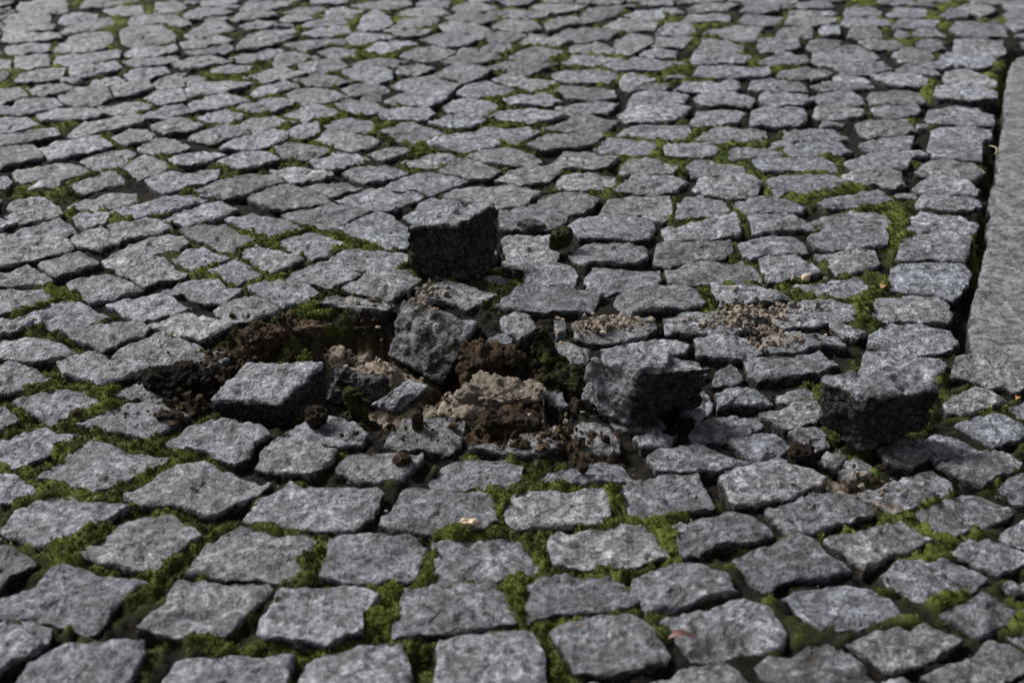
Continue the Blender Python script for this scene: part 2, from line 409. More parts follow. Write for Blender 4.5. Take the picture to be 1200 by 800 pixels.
# ------------------------------------------------------------------ paving layout (outline of every stone, traced in photograph pixels
# and laid out on the ground plane where it stands)
TRACE = """
72,386 99,382 126,378 162,378 176,389 168,394 119,410 105,403 81,394
0,397 33,391 59,395 92,409 72,418 45,425 18,421 -6,416
129,413 168,398 192,388 210,397 240,407 237,415 216,419 192,428 171,424 141,421
-18,419 21,422 51,433 71,445 30,454 0,461 -18,464
65,428 90,416 111,413 129,421 168,425 176,433 144,445 116,452 90,445 72,439
129,460 156,446 188,434 216,437 222,455 195,470 168,468
14,470 30,463 60,454 80,454 102,460 128,470 114,476 87,484 62,497 50,493 33,481 18,478
87,496 120,482 144,470 168,469 204,479 224,491 210,500 171,517 144,509 102,502
218,425 240,412 261,413 270,425 246,434 222,433
-18,478 6,479 23,493 15,499 0,502 -18,505
-24,515 18,506 54,499 72,505 102,506 96,512 66,521 54,533 24,545 0,542 -24,536
189,521 216,506 249,490 276,493 312,500 318,512 297,521 294,536 276,544 240,532 210,527
39,557 81,530 111,514 144,524 201,536 192,542 150,560 102,578 81,569 54,560
143,581 180,563 207,548 240,539 264,547 282,557 320,562 312,569 288,584 249,604 234,601 204,593 168,592
-12,557 18,556 45,571 39,577 0,590 -18,584
0,610 15,596 33,583 60,577 81,578 99,586 132,590 153,593 144,599 120,611 102,623 66,635 45,640 24,629 -9,622
86,650 120,629 144,610 168,601 198,602 216,610 237,625 228,632 204,650 183,673 168,670 132,661
-18,635 9,637 48,652 39,662 18,671 0,685 -18,686
0,700 39,686 54,671 72,662 99,667 129,673 171,680 177,683 156,692 135,710 114,737 102,740 60,728 33,724 -12,724
159,736 186,710 210,682 240,680 282,682 315,682 324,689 303,707 279,731 264,743 225,746 186,742
-18,730 18,725 39,727 63,734 57,752 24,770 0,785 -18,791
12,812 39,776 81,758 126,754 171,751 171,764 156,788 144,818 90,824 18,824
180,812 204,773 240,769 288,767 347,767 342,788 330,818 270,824 186,821
334,509 355,488 370,482 406,485 433,507 424,516 400,521 364,518
298,551 310,525 331,515 358,518 396,530 393,540 376,549 364,557 331,555
391,552 396,540 412,527 433,528 496,531 498,536 487,549 475,560 448,564 418,560
448,516 472,491 490,488 526,488 547,498 541,516 532,525 502,525 466,521
501,558 508,548 520,534 544,531 598,536 613,543 612,558 598,567 568,569 529,567 502,567
442,614 457,594 472,570 490,569 541,572 580,579 583,606 568,615 550,618 502,623 466,620
280,605 298,583 340,562 379,565 442,569 451,577 439,602 415,619 370,617 325,613 298,610
215,674 241,635 280,610 310,614 373,622 376,629 355,650 358,671 340,680 310,679 280,676 244,673
373,680 381,650 384,625 406,622 448,625 490,626 501,638 493,662 490,680 460,682 424,683 400,686
510,677 507,647 505,628 550,625 598,622 616,628 625,644 637,659 631,671 595,674 550,679 520,682
300,743 304,725 325,688 364,686 379,684 430,689 447,697 427,716 427,743 406,746 376,757 340,752 307,749
460,746 459,725 466,704 472,686 514,683 550,685 583,679 592,692 607,722 604,728 565,731 520,740 490,740 472,742
346,818 358,776 385,761 430,755 472,754 478,770 487,806 484,824 400,830 352,827
508,800 514,749 550,740 592,740 625,739 640,764 643,800 637,818 550,824 511,815
589,599 593,583 605,571 650,567 707,566 716,578 718,602 707,612 650,613 605,616 592,608
724,572 740,563 776,557 818,554 826,572 835,581 839,594 815,598 770,606 740,610 730,593
640,631 650,623 674,620 704,617 755,614 767,623 776,638 784,653 755,661 728,668 698,665 647,662 641,647
785,617 815,608 848,599 878,599 890,611 905,620 910,628 878,634 839,640 827,646 800,652 791,629
608,683 629,674 662,668 680,673 725,673 737,689 748,704 737,710 686,716 659,716 629,722 620,724 610,698
739,689 740,673 770,661 800,656 830,661 854,671 868,692 830,698 794,707 758,713 746,698
643,740 665,728 695,721 740,719 755,731 776,752 788,767 782,776 755,784 710,788 674,787 659,764
772,722 800,712 836,704 875,698 905,710 920,728 926,740 920,755 875,761 830,770 809,767 797,746
755,797 794,781 830,770 854,769 869,782 881,800 875,818 815,824 764,818
665,800 695,794 716,800 728,818 710,824 665,821
882,773 912,761 966,748 984,752 1008,770 1032,791 1026,803 990,809 918,806 894,788
854,655 885,640 936,626 954,632 972,650 999,665 972,671 945,673 921,677 900,686 882,680 870,665
896,598 930,586 960,575 981,574 1008,587 1026,602 1008,607 972,617 948,623 924,625 909,611
966,629 984,619 1020,617 1056,608 1077,619 1095,634 1065,646 1044,650 1032,659 1014,665 999,653 984,641
1067,595 1095,583 1128,575 1152,577 1176,584 1193,592 1182,602 1158,611 1140,617 1119,628 1098,620 1080,605
915,691 939,682 1002,677 1026,683 1047,695 1067,715 1044,721 1008,730 960,736 945,728 930,707
1031,671 1050,653 1104,650 1128,659 1161,674 1152,682 1119,694 1083,703 1068,698 1047,683
1109,644 1134,631 1158,628 1179,635 1209,649 1206,659 1173,671 1158,665 1134,653
990,749 1026,733 1074,722 1095,730 1131,743 1122,752 1092,767 1062,779 1047,784 1029,773
1097,712 1125,700 1158,689 1179,701 1209,707 1206,716 1176,731 1149,740 1125,728
1080,785 1116,769 1158,749 1179,751 1209,764 1212,776 1176,797 1146,809 1110,800
1172,623 1200,602 1230,614 1230,635 1200,640 1182,632
1176,683 1200,674 1227,680 1224,695 1200,695
1181,734 1197,730 1224,737 1224,752 1203,751
1032,800 1056,794 1080,800 1092,815 1050,824 1032,818
1194,797 1227,776 1245,788 1230,809 1200,812
1169,574 1185,560 1200,554 1230,560 1230,584 1200,592 1182,584
842,557 864,548 894,541 915,533 933,545 957,554 969,560 960,572 936,581 900,589 861,592 849,575
1004,572 1032,560 1068,551 1089,548 1110,557 1124,571 1104,580 1080,587 1050,596 1035,590 1017,581
956,544 966,532 984,527 993,535 981,551 966,550
983,551 990,541 1004,535 1026,547 1020,557 996,563
1061,520 1080,509 1098,500 1125,506 1149,521 1134,527 1098,538 1080,532
1097,544 1122,533 1158,526 1176,527 1199,541 1197,548 1173,557 1155,566 1128,559
1119,496 1140,487 1164,484 1185,491 1209,505 1197,515 1164,520 1140,509
1104,476 1116,461 1143,451 1164,458 1184,470 1158,479 1128,487 1110,485
887,484 912,475 939,467 959,467 966,479 959,493 921,500 903,491
923,508 939,503 966,506 972,524 951,532 936,518
852,515 873,509 906,511 936,524 912,536 894,539 870,530
837,458 858,452 888,452 908,469 882,473 858,470 840,478
902,457 924,451 957,448 960,460 930,464 912,463
870,424 900,419 930,418 960,412 984,428 960,440 924,442 888,448 876,437
840,434 855,424 864,428 873,443 858,449 834,449
1007,428 1014,412 1050,413 1080,419 1112,422 1101,446 1050,452 1008,440
1112,443 1119,418 1140,415 1164,422 1227,419 1227,449 1194,458 1158,451 1134,443
1179,476 1200,469 1227,476 1221,491 1197,488
1026,524 1050,512 1074,518 1092,536 1068,548 1038,542
972,458 1008,449 1050,458 1068,479 1032,500 990,494
548,524 590,521 605,500 632,496 659,509 659,524 632,533 590,529
668,503 680,493 704,497 725,509 728,527 704,529 676,527
631,557 641,547 680,539 704,532 728,538 743,557 704,560 659,562 634,562
755,535 770,524 818,520 854,530 883,538 866,545 830,550 794,551 767,551
806,509 821,485 863,482 887,488 896,500 872,512 848,515 815,517
632,440 650,440 665,476 644,473 635,458
650,404 665,403 692,410 689,425 668,428
704,410 746,401 779,397 809,406 803,418 770,419 728,416
740,512 764,503 794,509 782,520 752,524
692,437 728,428 770,431 788,449 764,467 710,461
5,238 15,230 40,225 64,230 60,234 35,240 15,244
5,252 32,242 55,236 65,239 75,251 60,255 35,260 15,259
-10,254 0,254 18,260 0,266 -10,268
-10,272 15,270 45,262 70,254 82,260 90,270 70,276 45,281 15,288 -10,292
-10,296 15,290 40,284 70,279 85,289 88,296 55,304 25,308 5,314 -10,312
41,314 50,308 70,304 92,296 112,305 118,310 100,315 70,324 55,321
76,238 92,231 120,225 160,225 162,232 135,241 108,245 90,242
84,254 95,247 112,246 130,249 122,260 101,269 88,260
128,248 150,240 190,232 225,225 244,232 220,240 185,250 160,256 145,251
82,281 100,274 118,268 132,272 144,282 130,289 115,294 95,291 88,288
126,266 140,261 155,261 172,254 190,258 204,266 185,274 170,279 152,281 138,275
118,301 140,290 160,280 185,274 215,274 221,282 208,289 185,292 165,302 140,312 125,308
184,255 208,245 232,235 260,232 279,244 270,250 250,258 220,264 205,259
210,269 240,262 265,262 282,271 299,278 288,284 270,294 255,290 235,281
200,300 220,291 238,288 252,295 270,301 245,308 225,314 212,308
136,320 160,312 185,304 200,310 208,318 220,322 215,326 190,331 170,335 152,328
78,328 100,322 122,318 140,324 170,339 150,342 130,348 105,354 92,345 80,335
125,358 150,349 180,342 200,346 226,361 215,366 190,371 165,378 148,370 135,362
-10,324 15,316 32,311 45,318 64,326 50,331 15,334 -10,336
-10,339 15,336 50,333 60,342 65,348 50,355 20,361 -10,365
24,365 50,355 78,349 95,352 129,368 118,372 95,378 68,386 58,380 40,374
188,340 210,330 238,324 255,328 265,336 284,340 282,348 265,352 240,354 215,345
-10,374 0,372 25,370 39,376 22,384 0,390 -10,390
172,380 195,372 220,365 245,370 271,378 270,385 252,392 238,400 220,395 198,388
262,254 295,247 315,251 345,259 358,266 340,271 315,278 290,266
290,234 305,224 322,216 340,215 360,221 380,226 390,236 370,241 345,242 322,245 302,239
355,216 375,212 400,210 425,218 410,221 390,228 372,222
316,200 345,195 380,198 392,204 375,210 348,212 330,206
400,200 430,194 465,195 480,200 465,208 435,212 415,209
392,230 410,222 445,218 465,224 500,225 495,232 472,240 455,246 430,245 415,238
448,216 472,205 502,200 540,205 548,211 528,219 505,228 488,222 465,221
330,248 360,244 390,236 415,241 435,246 412,256 395,265 375,268 352,261 338,254
322,280 335,271 365,266 390,274 405,281 392,290 380,299 365,300 340,294 325,286
392,266 415,256 440,246 458,249 472,259 490,266 480,280 475,288 455,289 435,282 412,274
472,250 490,240 510,232 540,238 550,248 535,260 490,262
275,298 288,288 300,283 322,290 358,301 340,310 320,317 308,312 290,304
240,319 255,308 275,303 290,308 310,320 292,325 275,332 255,325
325,324 348,315 380,306 400,311 425,320 410,326 400,332 385,336 365,330
381,304 400,289 420,288 450,291 479,294 478,304 465,312 450,315 430,312 400,310
290,336 305,326 325,326 360,332 374,342 365,350 348,354 332,359 312,348
399,335 420,325 450,316 480,319 495,329 478,339 460,346 440,344 415,340
250,364 270,352 290,345 312,350 326,360 322,368 300,370 280,379 260,372
375,356 395,351 420,352 440,351 462,360 455,368 430,365 400,360
490,312 515,300 545,300 572,310 560,322 515,325
518,228 532,220 565,218 600,215 636,224 622,232 608,241 582,244 560,238 538,232
580,211 595,202 620,195 650,195 659,201 642,212 610,215
620,240 635,225 660,220 690,222 702,231 695,244 665,250 640,245
650,211 665,201 690,200 720,204 726,211 715,220 685,221 652,219
701,250 712,232 740,228 785,229 789,245 778,259 765,255 740,251 720,252
585,248 605,242 635,246 662,254 665,261 655,268 642,272 600,272 585,268
665,266 680,258 708,254 750,251 765,256 769,269 762,280 740,282 705,280 680,280
586,278 605,275 645,275 655,295 652,305 620,304 595,300
666,295 685,286 705,280 740,284 760,288 760,300 752,306 715,308 685,308 670,302
588,305 605,301 640,306 672,311 678,320 672,332 640,335 615,330 610,320
685,320 695,310 715,311 740,315 772,316 775,325 770,335 740,340 712,340 686,335
581,356 600,340 610,332 640,332 675,336 708,342 698,355 695,364 660,365 610,364
488,340 515,328 538,330 582,344 568,354 548,360 522,352 500,350
586,378 605,369 622,372 629,390 610,398 592,390
570,398 588,390 605,395 600,402 572,405
649,376 662,376 664,392 652,396
670,375 690,371 725,370 765,369 770,385 760,392 720,398 675,394
776,268 802,262 830,256 860,252 868,262 869,275 840,280 795,280 779,278
765,305 770,284 790,281 815,284 858,281 859,292 850,302 815,301 785,308
792,252 794,232 805,226 850,230 858,249 828,251 805,254
860,238 875,231 905,230 930,235 946,241 940,249 915,250 880,251 870,245
875,254 900,249 930,252 945,260 959,268 940,270 920,271 882,274 879,262
865,280 890,275 920,271 942,281 948,296 920,298 900,296 880,301 870,298
778,314 802,308 822,302 870,304 885,311 898,322 895,329 860,329 815,330 785,330
889,302 900,297 935,299 950,308 962,319 940,324 915,328 900,330
832,334 850,332 880,334 915,340 930,349 905,352 865,355 845,359 838,348
930,332 955,330 980,325 1005,320 1021,334 1012,342 990,348 958,345
719,352 722,342 755,336 790,335 818,339 828,355 805,360 765,361 735,368
778,370 800,366 845,366 870,372 880,385 860,391 820,390 780,391
902,360 930,354 980,346 1000,352 1008,368 980,375 955,381 920,382 905,372
812,396 835,392 875,396 895,412 880,419 845,420 815,416
892,401 920,392 958,390 982,395 995,408 965,406 930,416 902,415
972,381 990,380 1015,389 1005,396 985,390
946,278 965,270 1000,265 1035,265 1042,278 1040,288 1010,291 975,294 955,290
955,298 975,294 1000,290 1025,292 1032,308 1010,315 982,319 970,308
945,258 975,249 1000,245 1030,244 1048,256 1042,266 1020,264 995,266 965,268 958,262
*1072,242 1078,232 1090,225 1125,230 1148,238 1150,245 1120,251 1090,250
*1062,270 1065,252 1080,246 1100,249 1125,252 1148,261 1145,270 1125,275 1095,272
*1049,300 1058,279 1065,271 1095,274 1125,276 1140,279 1135,295 1131,305 1095,302 1060,302
*1042,338 1045,308 1055,304 1095,304 1132,306 1141,316 1128,340 1118,348 1090,341
*1022,375 1024,355 1028,345 1070,344 1108,345 1116,368 1112,378 1085,376 1050,378
*1016,405 1022,385 1032,378 1048,375 1080,378 1112,385 1124,398 1115,410 1080,416 1048,411
0,104 22,101 33,112 20,117 0,120 -12,118 -12,104
32,104 56,96 88,98 84,104 60,110 40,111
69,113 88,105 112,102 130,104 136,112 112,120 86,123 76,121
128,102 152,96 176,96 182,103 164,108 144,113 132,112
7,132 20,119 48,115 68,116 74,124 52,129 24,135 8,136
42,137 58,129 88,126 114,126 124,135 100,140 68,143 48,142
114,123 140,119 170,116 179,121 166,128 140,133 128,130
164,115 184,106 212,103 230,112 212,119 188,120 172,117
164,132 192,122 218,120 224,128 200,137 172,137
-10,140 12,136 28,136 47,146 30,151 12,155 -10,156
-10,162 12,158 40,153 66,149 71,158 52,162 20,170 0,174 -10,172
80,158 100,144 128,139 156,135 172,144 156,148 128,153 104,158 84,160
178,150 196,140 216,138 240,146 226,152 206,154 192,157
129,161 148,150 172,150 183,160 172,167 148,170 138,167
44,174 66,164 90,160 118,157 132,170 112,177 90,179 72,186 58,187
161,174 180,164 198,161 224,173 208,179 190,182 172,182
-10,177 12,174 40,173 54,183 40,187 18,190 0,194 -10,192
94,185 112,178 136,173 152,174 160,180 148,188 140,195 118,200 106,194
143,196 156,186 170,180 188,186 199,194 184,202 160,207 152,200
13,199 32,195 68,188 90,189 106,198 86,204 60,209 28,215 18,209
77,216 92,209 120,202 136,201 148,212 128,217 108,222 98,225 86,220
-10,205 8,203 15,214 6,222 -10,220
169,210 192,202 220,200 258,198 256,208 236,216 206,220 192,227 178,220
228,222 240,218 256,222 248,228 234,228
208,86 232,83 246,88 240,95 220,98 208,96
246,82 268,76 296,78 288,85 264,87 250,87
284,90 308,82 332,78 360,85 344,90 320,93 306,96 296,93
220,102 240,95 260,93 300,97 280,102 260,108 240,110 220,114 208,110
290,111 308,100 336,94 352,101 332,106 312,112 298,114
343,93 368,88 396,89 414,95 396,99 380,102 360,100
222,120 240,113 264,110 296,118 276,122 256,127 232,129 218,132
232,138 252,130 268,127 286,134 282,140 260,144 240,142
276,126 304,116 324,114 348,118 340,123 320,130 304,131 288,131
332,110 356,103 376,103 408,112 388,117 372,121 352,120 344,115
400,104 418,98 450,100 458,106 436,111 412,112
332,133 352,124 372,121 398,129 384,135 364,141 350,138
392,121 412,116 440,118 454,125 436,132 416,132 402,128
276,144 296,135 320,134 348,140 324,146 310,156 298,155 286,149
220,159 244,150 266,145 296,153 280,159 250,167 232,164
258,176 266,168 296,160 324,154 340,160 332,168 310,174 286,178
332,154 356,145 374,145 376,156 356,163 340,159
374,144 392,136 416,133 436,138 454,142 436,149 424,155 404,152 388,150
318,172 340,167 364,168 390,174 380,180 364,185 332,184
364,166 380,154 400,153 424,158 446,164 432,172 416,176 396,174
198,188 220,180 242,177 268,182 248,188 232,192 204,194
254,192 272,183 308,176 330,186 308,192 284,201 268,196
360,188 376,184 396,176 416,178 434,184 416,192 390,199 372,195
228,223 256,212 300,201 324,204 336,212 312,219 284,228 264,231 240,228
430,180 446,174 460,168 476,170 480,178 468,184 452,187
442,154 460,147 480,149 478,156 460,159
444,134 460,130 480,134 476,140 456,140
398,85 420,78 460,82 460,92 440,97 416,93
364,82 376,78 396,79 392,85 376,86
464,82 490,76 510,80 492,87 472,87
507,86 536,76 578,83 564,91 548,96 530,90
458,100 478,91 506,88 540,98 524,104 500,106 480,106
532,106 552,98 570,96 604,104 588,111 572,115 548,112
576,94 596,85 620,90 660,94 642,102 624,107 600,98
450,118 476,109 506,107 534,108 520,118 504,127 480,123 464,123
519,126 536,115 560,116 586,124 572,133 560,138 540,134
590,117 610,110 640,109 660,116 644,124 624,124 602,122
646,108 658,99 680,100 720,103 722,115 696,116 670,115
638,86 660,81 696,80 726,87 714,97 680,97 656,93
444,134 468,127 496,126 510,133 498,142 476,141 456,140
570,137 592,126 630,126 664,133 644,141 624,145 600,143
650,123 672,121 696,118 726,120 712,133 684,131 660,130
502,143 526,136 548,135 570,142 548,150 528,151
442,154 464,144 484,143 506,149 526,154 506,162 482,167 466,163
548,155 564,148 592,149 620,147 634,154 616,162 606,169 588,162 564,160
634,150 648,148 672,135 690,133 726,141 714,150 704,157 684,154 660,152
500,168 524,161 552,156 572,160 588,168 568,175 548,178 520,175
616,172 640,160 672,156 706,158 708,162 698,170 680,174 640,177
466,188 492,180 516,175 540,181 524,189 506,196 484,194
547,183 564,176 584,172 612,176 636,188 624,195 592,193 564,189
638,194 648,192 660,180 684,178 726,187 712,196 684,198 652,198
511,201 530,191 546,185 560,190 588,199 572,209 552,209 530,205
734,121 744,104 772,105 808,110 800,122 772,122 748,123
742,102 756,96 784,98 780,104 756,105
790,103 804,96 836,96 870,102 860,107 832,107
813,116 828,108 860,109 885,116 880,125 852,123 824,123
723,136 740,124 768,124 810,128 792,139 764,142 740,141
808,144 818,126 840,126 874,131 864,143 840,144 820,146
877,106 882,97 900,98 918,102 914,108 890,109
720,156 740,147 772,145 804,143 812,152 804,162 784,165 756,160
696,176 710,162 726,161 768,166 772,170 760,182 736,181 712,179
777,172 800,167 836,166 843,176 832,183 800,184 780,183
810,165 832,151 844,148 898,152 900,162 872,165 844,167 828,164
725,200 736,188 756,187 796,195 788,204 768,205 748,203 728,203
802,192 812,186 832,186 870,194 876,200 848,203 828,202 810,205
718,224 740,207 764,205 792,206 807,212 788,224 768,227 740,226
810,220 820,209 840,208 860,201 880,206 894,211 888,226 860,230 830,228
950,102 972,95 1024,98 1026,102 1000,104 968,107
889,114 896,110 920,110 948,113 954,120 940,124 908,126 892,123
950,114 964,108 996,106 1008,113 1014,120 1000,124 960,122
1014,112 1020,107 1048,103 1078,105 1086,118 1056,119 1020,121
878,143 882,128 900,125 942,126 946,142 934,151 908,148 882,149
952,132 956,125 980,124 1008,126 1013,134 988,138 960,138
1020,125 1040,121 1076,119 1078,132 1064,137 1040,138 1026,131
1003,144 1020,139 1064,138 1076,151 1052,155 1020,158 1008,153
916,158 918,151 948,148 980,149 999,158 980,162 948,162 922,163
1006,166 1020,160 1040,157 1072,156 1068,173 1040,175 1020,175
918,174 932,169 950,163 984,167 1000,177 976,183 940,186 926,182
988,190 1004,182 1032,176 1072,182 1064,196 1044,200 1012,200 996,198
852,180 854,171 880,171 908,170 918,178 916,184 888,183 860,185
881,190 890,186 924,186 964,185 980,193 985,199 968,201 924,201 896,201 886,196
984,208 1000,203 1040,201 1056,204 1061,218 1048,223 1028,218 1004,217 990,212
898,208 910,204 940,203 968,204 996,214 980,220 952,223 926,223 910,228 903,220
958,238 978,225 1004,221 1032,218 1050,233 1032,238 988,242 968,242
*1100,66 1110,60 1140,55 1165,60 1168,72 1155,81 1122,78
*1105,92 1108,81 1130,79 1155,84 1169,94 1168,101 1135,100 1110,96
*1095,110 1098,99 1120,98 1150,101 1169,108 1168,116 1135,118 1100,114
*1084,138 1090,126 1115,122 1145,125 1165,135 1165,145 1135,144 1095,142
*1090,160 1092,148 1115,144 1140,146 1162,150 1164,159 1150,164 1110,162
*1085,178 1088,168 1100,162 1130,164 1151,168 1151,188 1120,186 1095,184
*1071,202 1085,188 1110,185 1145,192 1155,202 1142,211 1120,209 1095,205
*1068,222 1082,208 1105,204 1125,211 1148,222 1145,232 1120,230 1085,226
1045,62 1055,54 1090,55 1096,65 1085,72 1055,70
1050,78 1065,72 1095,80 1100,84 1070,84 1052,81
1021,89 1042,86 1070,84 1091,92 1085,99 1060,101 1038,98
976,78 1005,74 1035,75 1046,82 1020,86 988,88
950,70 955,56 1000,52 1032,66 1020,72 975,75
950,85 960,79 976,86 968,92 950,94
-7,7 0,2 14,-2 17,3 3,8
19,10 24,3 52,1 80,2 79,9 66,13 45,14 24,13
3,24 10,17 28,14 59,16 58,24 42,28 17,26
2,33 10,28 42,28 65,29 63,34 35,38 10,38
2,47 5,39 31,38 70,39 72,45 52,48 21,50
3,61 7,52 28,51 59,50 58,60 35,62 14,63
68,24 75,16 94,12 115,13 112,20 94,24 75,26
93,7 100,-2 122,-3 163,-2 143,4 115,8
121,12 140,7 166,4 170,15 150,18 129,17
68,35 84,29 105,24 129,19 135,28 122,32 98,36 75,38
80,40 98,35 129,33 133,42 129,52 108,52 73,50
62,61 70,52 87,50 119,53 126,57 108,60 84,63
149,28 154,22 175,19 208,17 210,23 185,28 161,31
180,10 182,0 206,-2 219,7 210,13 189,14
142,49 140,36 157,31 192,31 206,40 205,47 175,50 157,54
143,63 150,57 175,54 206,52 208,59 185,64 161,66
63,75 65,65 84,63 122,61 143,60 140,69 112,73 84,77
-7,68 12,66 13,80 0,82 -7,82
17,80 17,66 35,64 58,64 58,77 35,80
143,73 150,69 175,66 208,65 210,72 189,75 157,77
82,91 82,80 105,77 136,73 144,80 122,84 101,89
15,94 23,87 49,81 77,80 73,91 52,95 21,98
-7,86 12,85 10,91 0,97 -7,98
146,86 154,80 175,77 194,77 199,83 175,89 157,94
105,98 108,92 133,86 147,91 136,98 122,101
175,98 196,87 219,84 227,94 210,100 189,103
234,0 248,-3 281,-3 277,2 260,5 237,5
214,17 230,10 256,8 274,13 260,17 235,20 220,22
190,23 200,17 213,23 225,29 214,34 200,31
214,40 225,33 246,24 263,26 277,33 263,38 242,41 223,45
281,9 288,3 312,2 344,3 337,7 312,10 291,12
269,23 277,16 298,11 323,13 325,17 302,21 281,26
281,30 302,22 326,26 312,32 295,33
328,24 339,14 358,16 370,22 354,25 339,28
330,13 347,8 375,6 388,10 367,15 344,14
284,42 295,35 316,31 347,31 346,37 326,41 302,42
351,29 365,24 386,21 409,23 407,28 382,31 361,31
353,40 368,35 381,30 409,31 414,38 396,41 374,43
211,51 232,47 253,41 274,46 256,51 234,56 218,57
216,63 242,57 267,52 277,58 260,63 235,66
274,58 284,49 312,45 347,45 330,50 302,56
333,52 351,46 382,45 414,45 410,51 382,52 358,58
269,66 295,61 316,54 333,57 319,66 298,71 281,71
319,73 326,61 347,60 375,66 358,70 340,75 323,77
372,58 388,53 417,54 416,65 391,66
202,77 221,70 246,66 274,70 256,75 235,78 214,81
349,75 372,70 396,70 410,75 391,84 372,86
411,5 432,0 478,0 483,5 464,10 438,9
485,2 499,-3 530,-2 525,4 502,5
466,14 485,8 513,8 527,16 502,19 478,19
530,9 548,2 565,3 586,8 565,13 544,16
380,10 397,7 427,10 411,16 390,17 375,16
417,31 425,17 438,10 457,17 460,28 446,32 425,34
457,30 471,21 502,19 516,23 502,29 481,32
520,19 537,15 562,17 585,23 565,28 543,26
565,17 578,12 599,13 599,19 578,19
403,45 417,37 438,38 464,42 443,46 422,54 408,51
460,37 485,34 509,34 502,38 478,42 464,40
513,31 530,26 555,28 578,35 569,42 548,38 523,36
492,44 513,40 537,38 567,45 544,51 523,54 509,49
425,58 446,49 481,48 490,52 471,56 453,64 436,61
464,65 485,56 509,54 537,59 520,66 502,71 481,68
562,58 572,51 599,49 600,58 581,61
516,72 537,63 569,61 588,67 569,73 544,76
411,72 429,65 453,65 480,69 464,74 439,79 425,77
569,79 586,74 604,73 604,82 586,83
587,2 601,-3 629,-2 619,5 601,7
621,9 631,3 654,3 689,5 673,13 654,15 636,12
573,17 594,10 619,14 647,15 640,20 615,22 591,20
692,2 703,-3 734,-2 727,3 703,4
680,19 689,10 706,5 733,9 720,17 703,24 685,26
750,5 762,1 789,0 789,7 766,8
577,31 594,24 619,24 636,31 622,36 596,37
638,28 654,18 678,19 682,26 661,30 643,36
731,17 745,12 773,10 780,19 766,22 745,20
706,31 724,23 745,21 773,25 768,33 745,35 722,35
647,38 664,31 689,31 726,37 710,45 682,47 661,44
768,37 780,26 794,30 792,38
570,38 587,34 622,40 598,47 570,48
607,49 622,42 649,42 670,45 654,54 633,52 612,52
722,47 738,39 762,42 780,49 759,52 750,58 738,65 722,64 719,54
661,59 675,52 699,50 719,56 720,63 696,62 675,61
593,65 608,56 626,53 664,58 650,65 636,71 612,71
749,66 759,58 771,54 794,58 792,68 769,68
570,79 591,73 622,73 656,74 636,80 619,87 596,84 580,81
654,72 675,66 706,65 734,70 710,74 692,77 675,74
706,77 727,71 745,68 773,72 789,77 773,85 745,84 724,85
726,93 738,86 755,87 769,94 754,101 738,105 727,100
805,9 818,3 844,2 867,3 851,10 830,11
867,14 877,6 896,4 916,8 912,15 889,16
882,0 896,-3 935,-3 937,3 914,3
800,21 812,15 837,14 855,15 856,24 837,24 816,26
865,24 872,17 893,18 919,19 912,27 896,29
924,15 933,10 970,10 984,13 970,17 942,16
919,29 924,18 949,17 980,19 980,26 952,31
767,38 779,26 804,23 814,29 816,37 800,39 781,38
821,37 837,31 865,27 895,31 889,40 884,48 861,45 837,42
907,43 917,33 942,31 954,33 952,43 928,44
959,35 966,28 984,30 984,42 963,43
757,51 770,42 802,41 814,44 802,54 777,53
812,59 825,45 851,47 872,52 870,61 844,62 823,63
887,54 889,46 910,45 935,47 939,56 917,59 893,60
945,54 949,46 970,46 986,48 984,58 954,59
809,74 812,66 833,64 858,64 882,65 872,75 844,75 821,76
889,73 896,68 921,65 944,65 949,73 928,75 903,76
811,89 819,78 840,77 865,80 900,80 903,87 882,91 844,91
910,86 917,79 945,78 965,80 975,87 956,92 928,91
877,105 881,94 900,91 940,96 948,107 924,107 896,107
988,16 992,7 1017,6 1034,14 1031,18 1004,19
985,27 990,19 1012,20 1042,22 1046,28 1021,30 996,30
1038,16 1050,8 1083,8 1088,17 1067,19 1044,20
1023,2 1033,-4 1071,-3 1071,2 1044,4
1075,0 1096,-4 1117,-2 1108,3 1083,4
1048,27 1054,21 1079,19 1102,23 1096,29 1071,31
992,44 1000,31 1025,31 1035,41 1033,46 1008,46
1046,42 1052,33 1065,34 1067,43 1054,45
1069,41 1075,35 1096,34 1109,42 1096,44
*1112,33 1121,25 1150,24 1177,27 1182,39 1150,41 1123,40
1006,48 1021,45 1050,46 1064,52 1050,57 1021,58
1073,49 1085,45 1104,48 1110,56 1092,58 1079,56
*1117,60 1119,44 1138,43 1175,47 1179,60 1171,65 1146,62
*1121,8 1133,1 1158,2 1167,12 1150,21 1133,12
1173,17 1185,11 1210,12 1210,21 1183,22
1102,16 1115,8 1138,14 1133,21 1112,23
798,462 826,455 842,472 818,487 796,482
"""
HOLE_PX = [(246, 462), (262, 440), (300, 425), (352, 418), (356, 368), (405, 364), (462, 366), (478, 352), (560, 366), (578, 388),
           (625, 396), (668, 412), (682, 440), (668, 470), (672, 492), (640, 496), (600, 500), (560, 492), (510, 484), (455, 492),
           (425, 482), (380, 476), (352, 484), (330, 492), (250, 482)]
HOLE = toworld(HOLE_PX)


def resample(P, n, chaikin=0):
    for _ in range(chaikin):
        Q = np.roll(P, -1, 0)
        P = np.stack([P * .88 + Q * .12, P * .12 + Q * .88], 1).reshape(-1, 2)
    Q = np.vstack([P, P[:1]])
    s = np.concatenate([[0], np.cumsum(np.hypot(*np.diff(Q, axis=0).T))])
    u = np.linspace(0, s[-1], n, endpoint=False)
    for k in s[:-1]:                       # keep the corners
        u[np.argmin(np.abs(u - k))] = k
    u = np.sort(u)
    return np.column_stack([np.interp(u, s, Q[:, 0]), np.interp(u, s, Q[:, 1])])


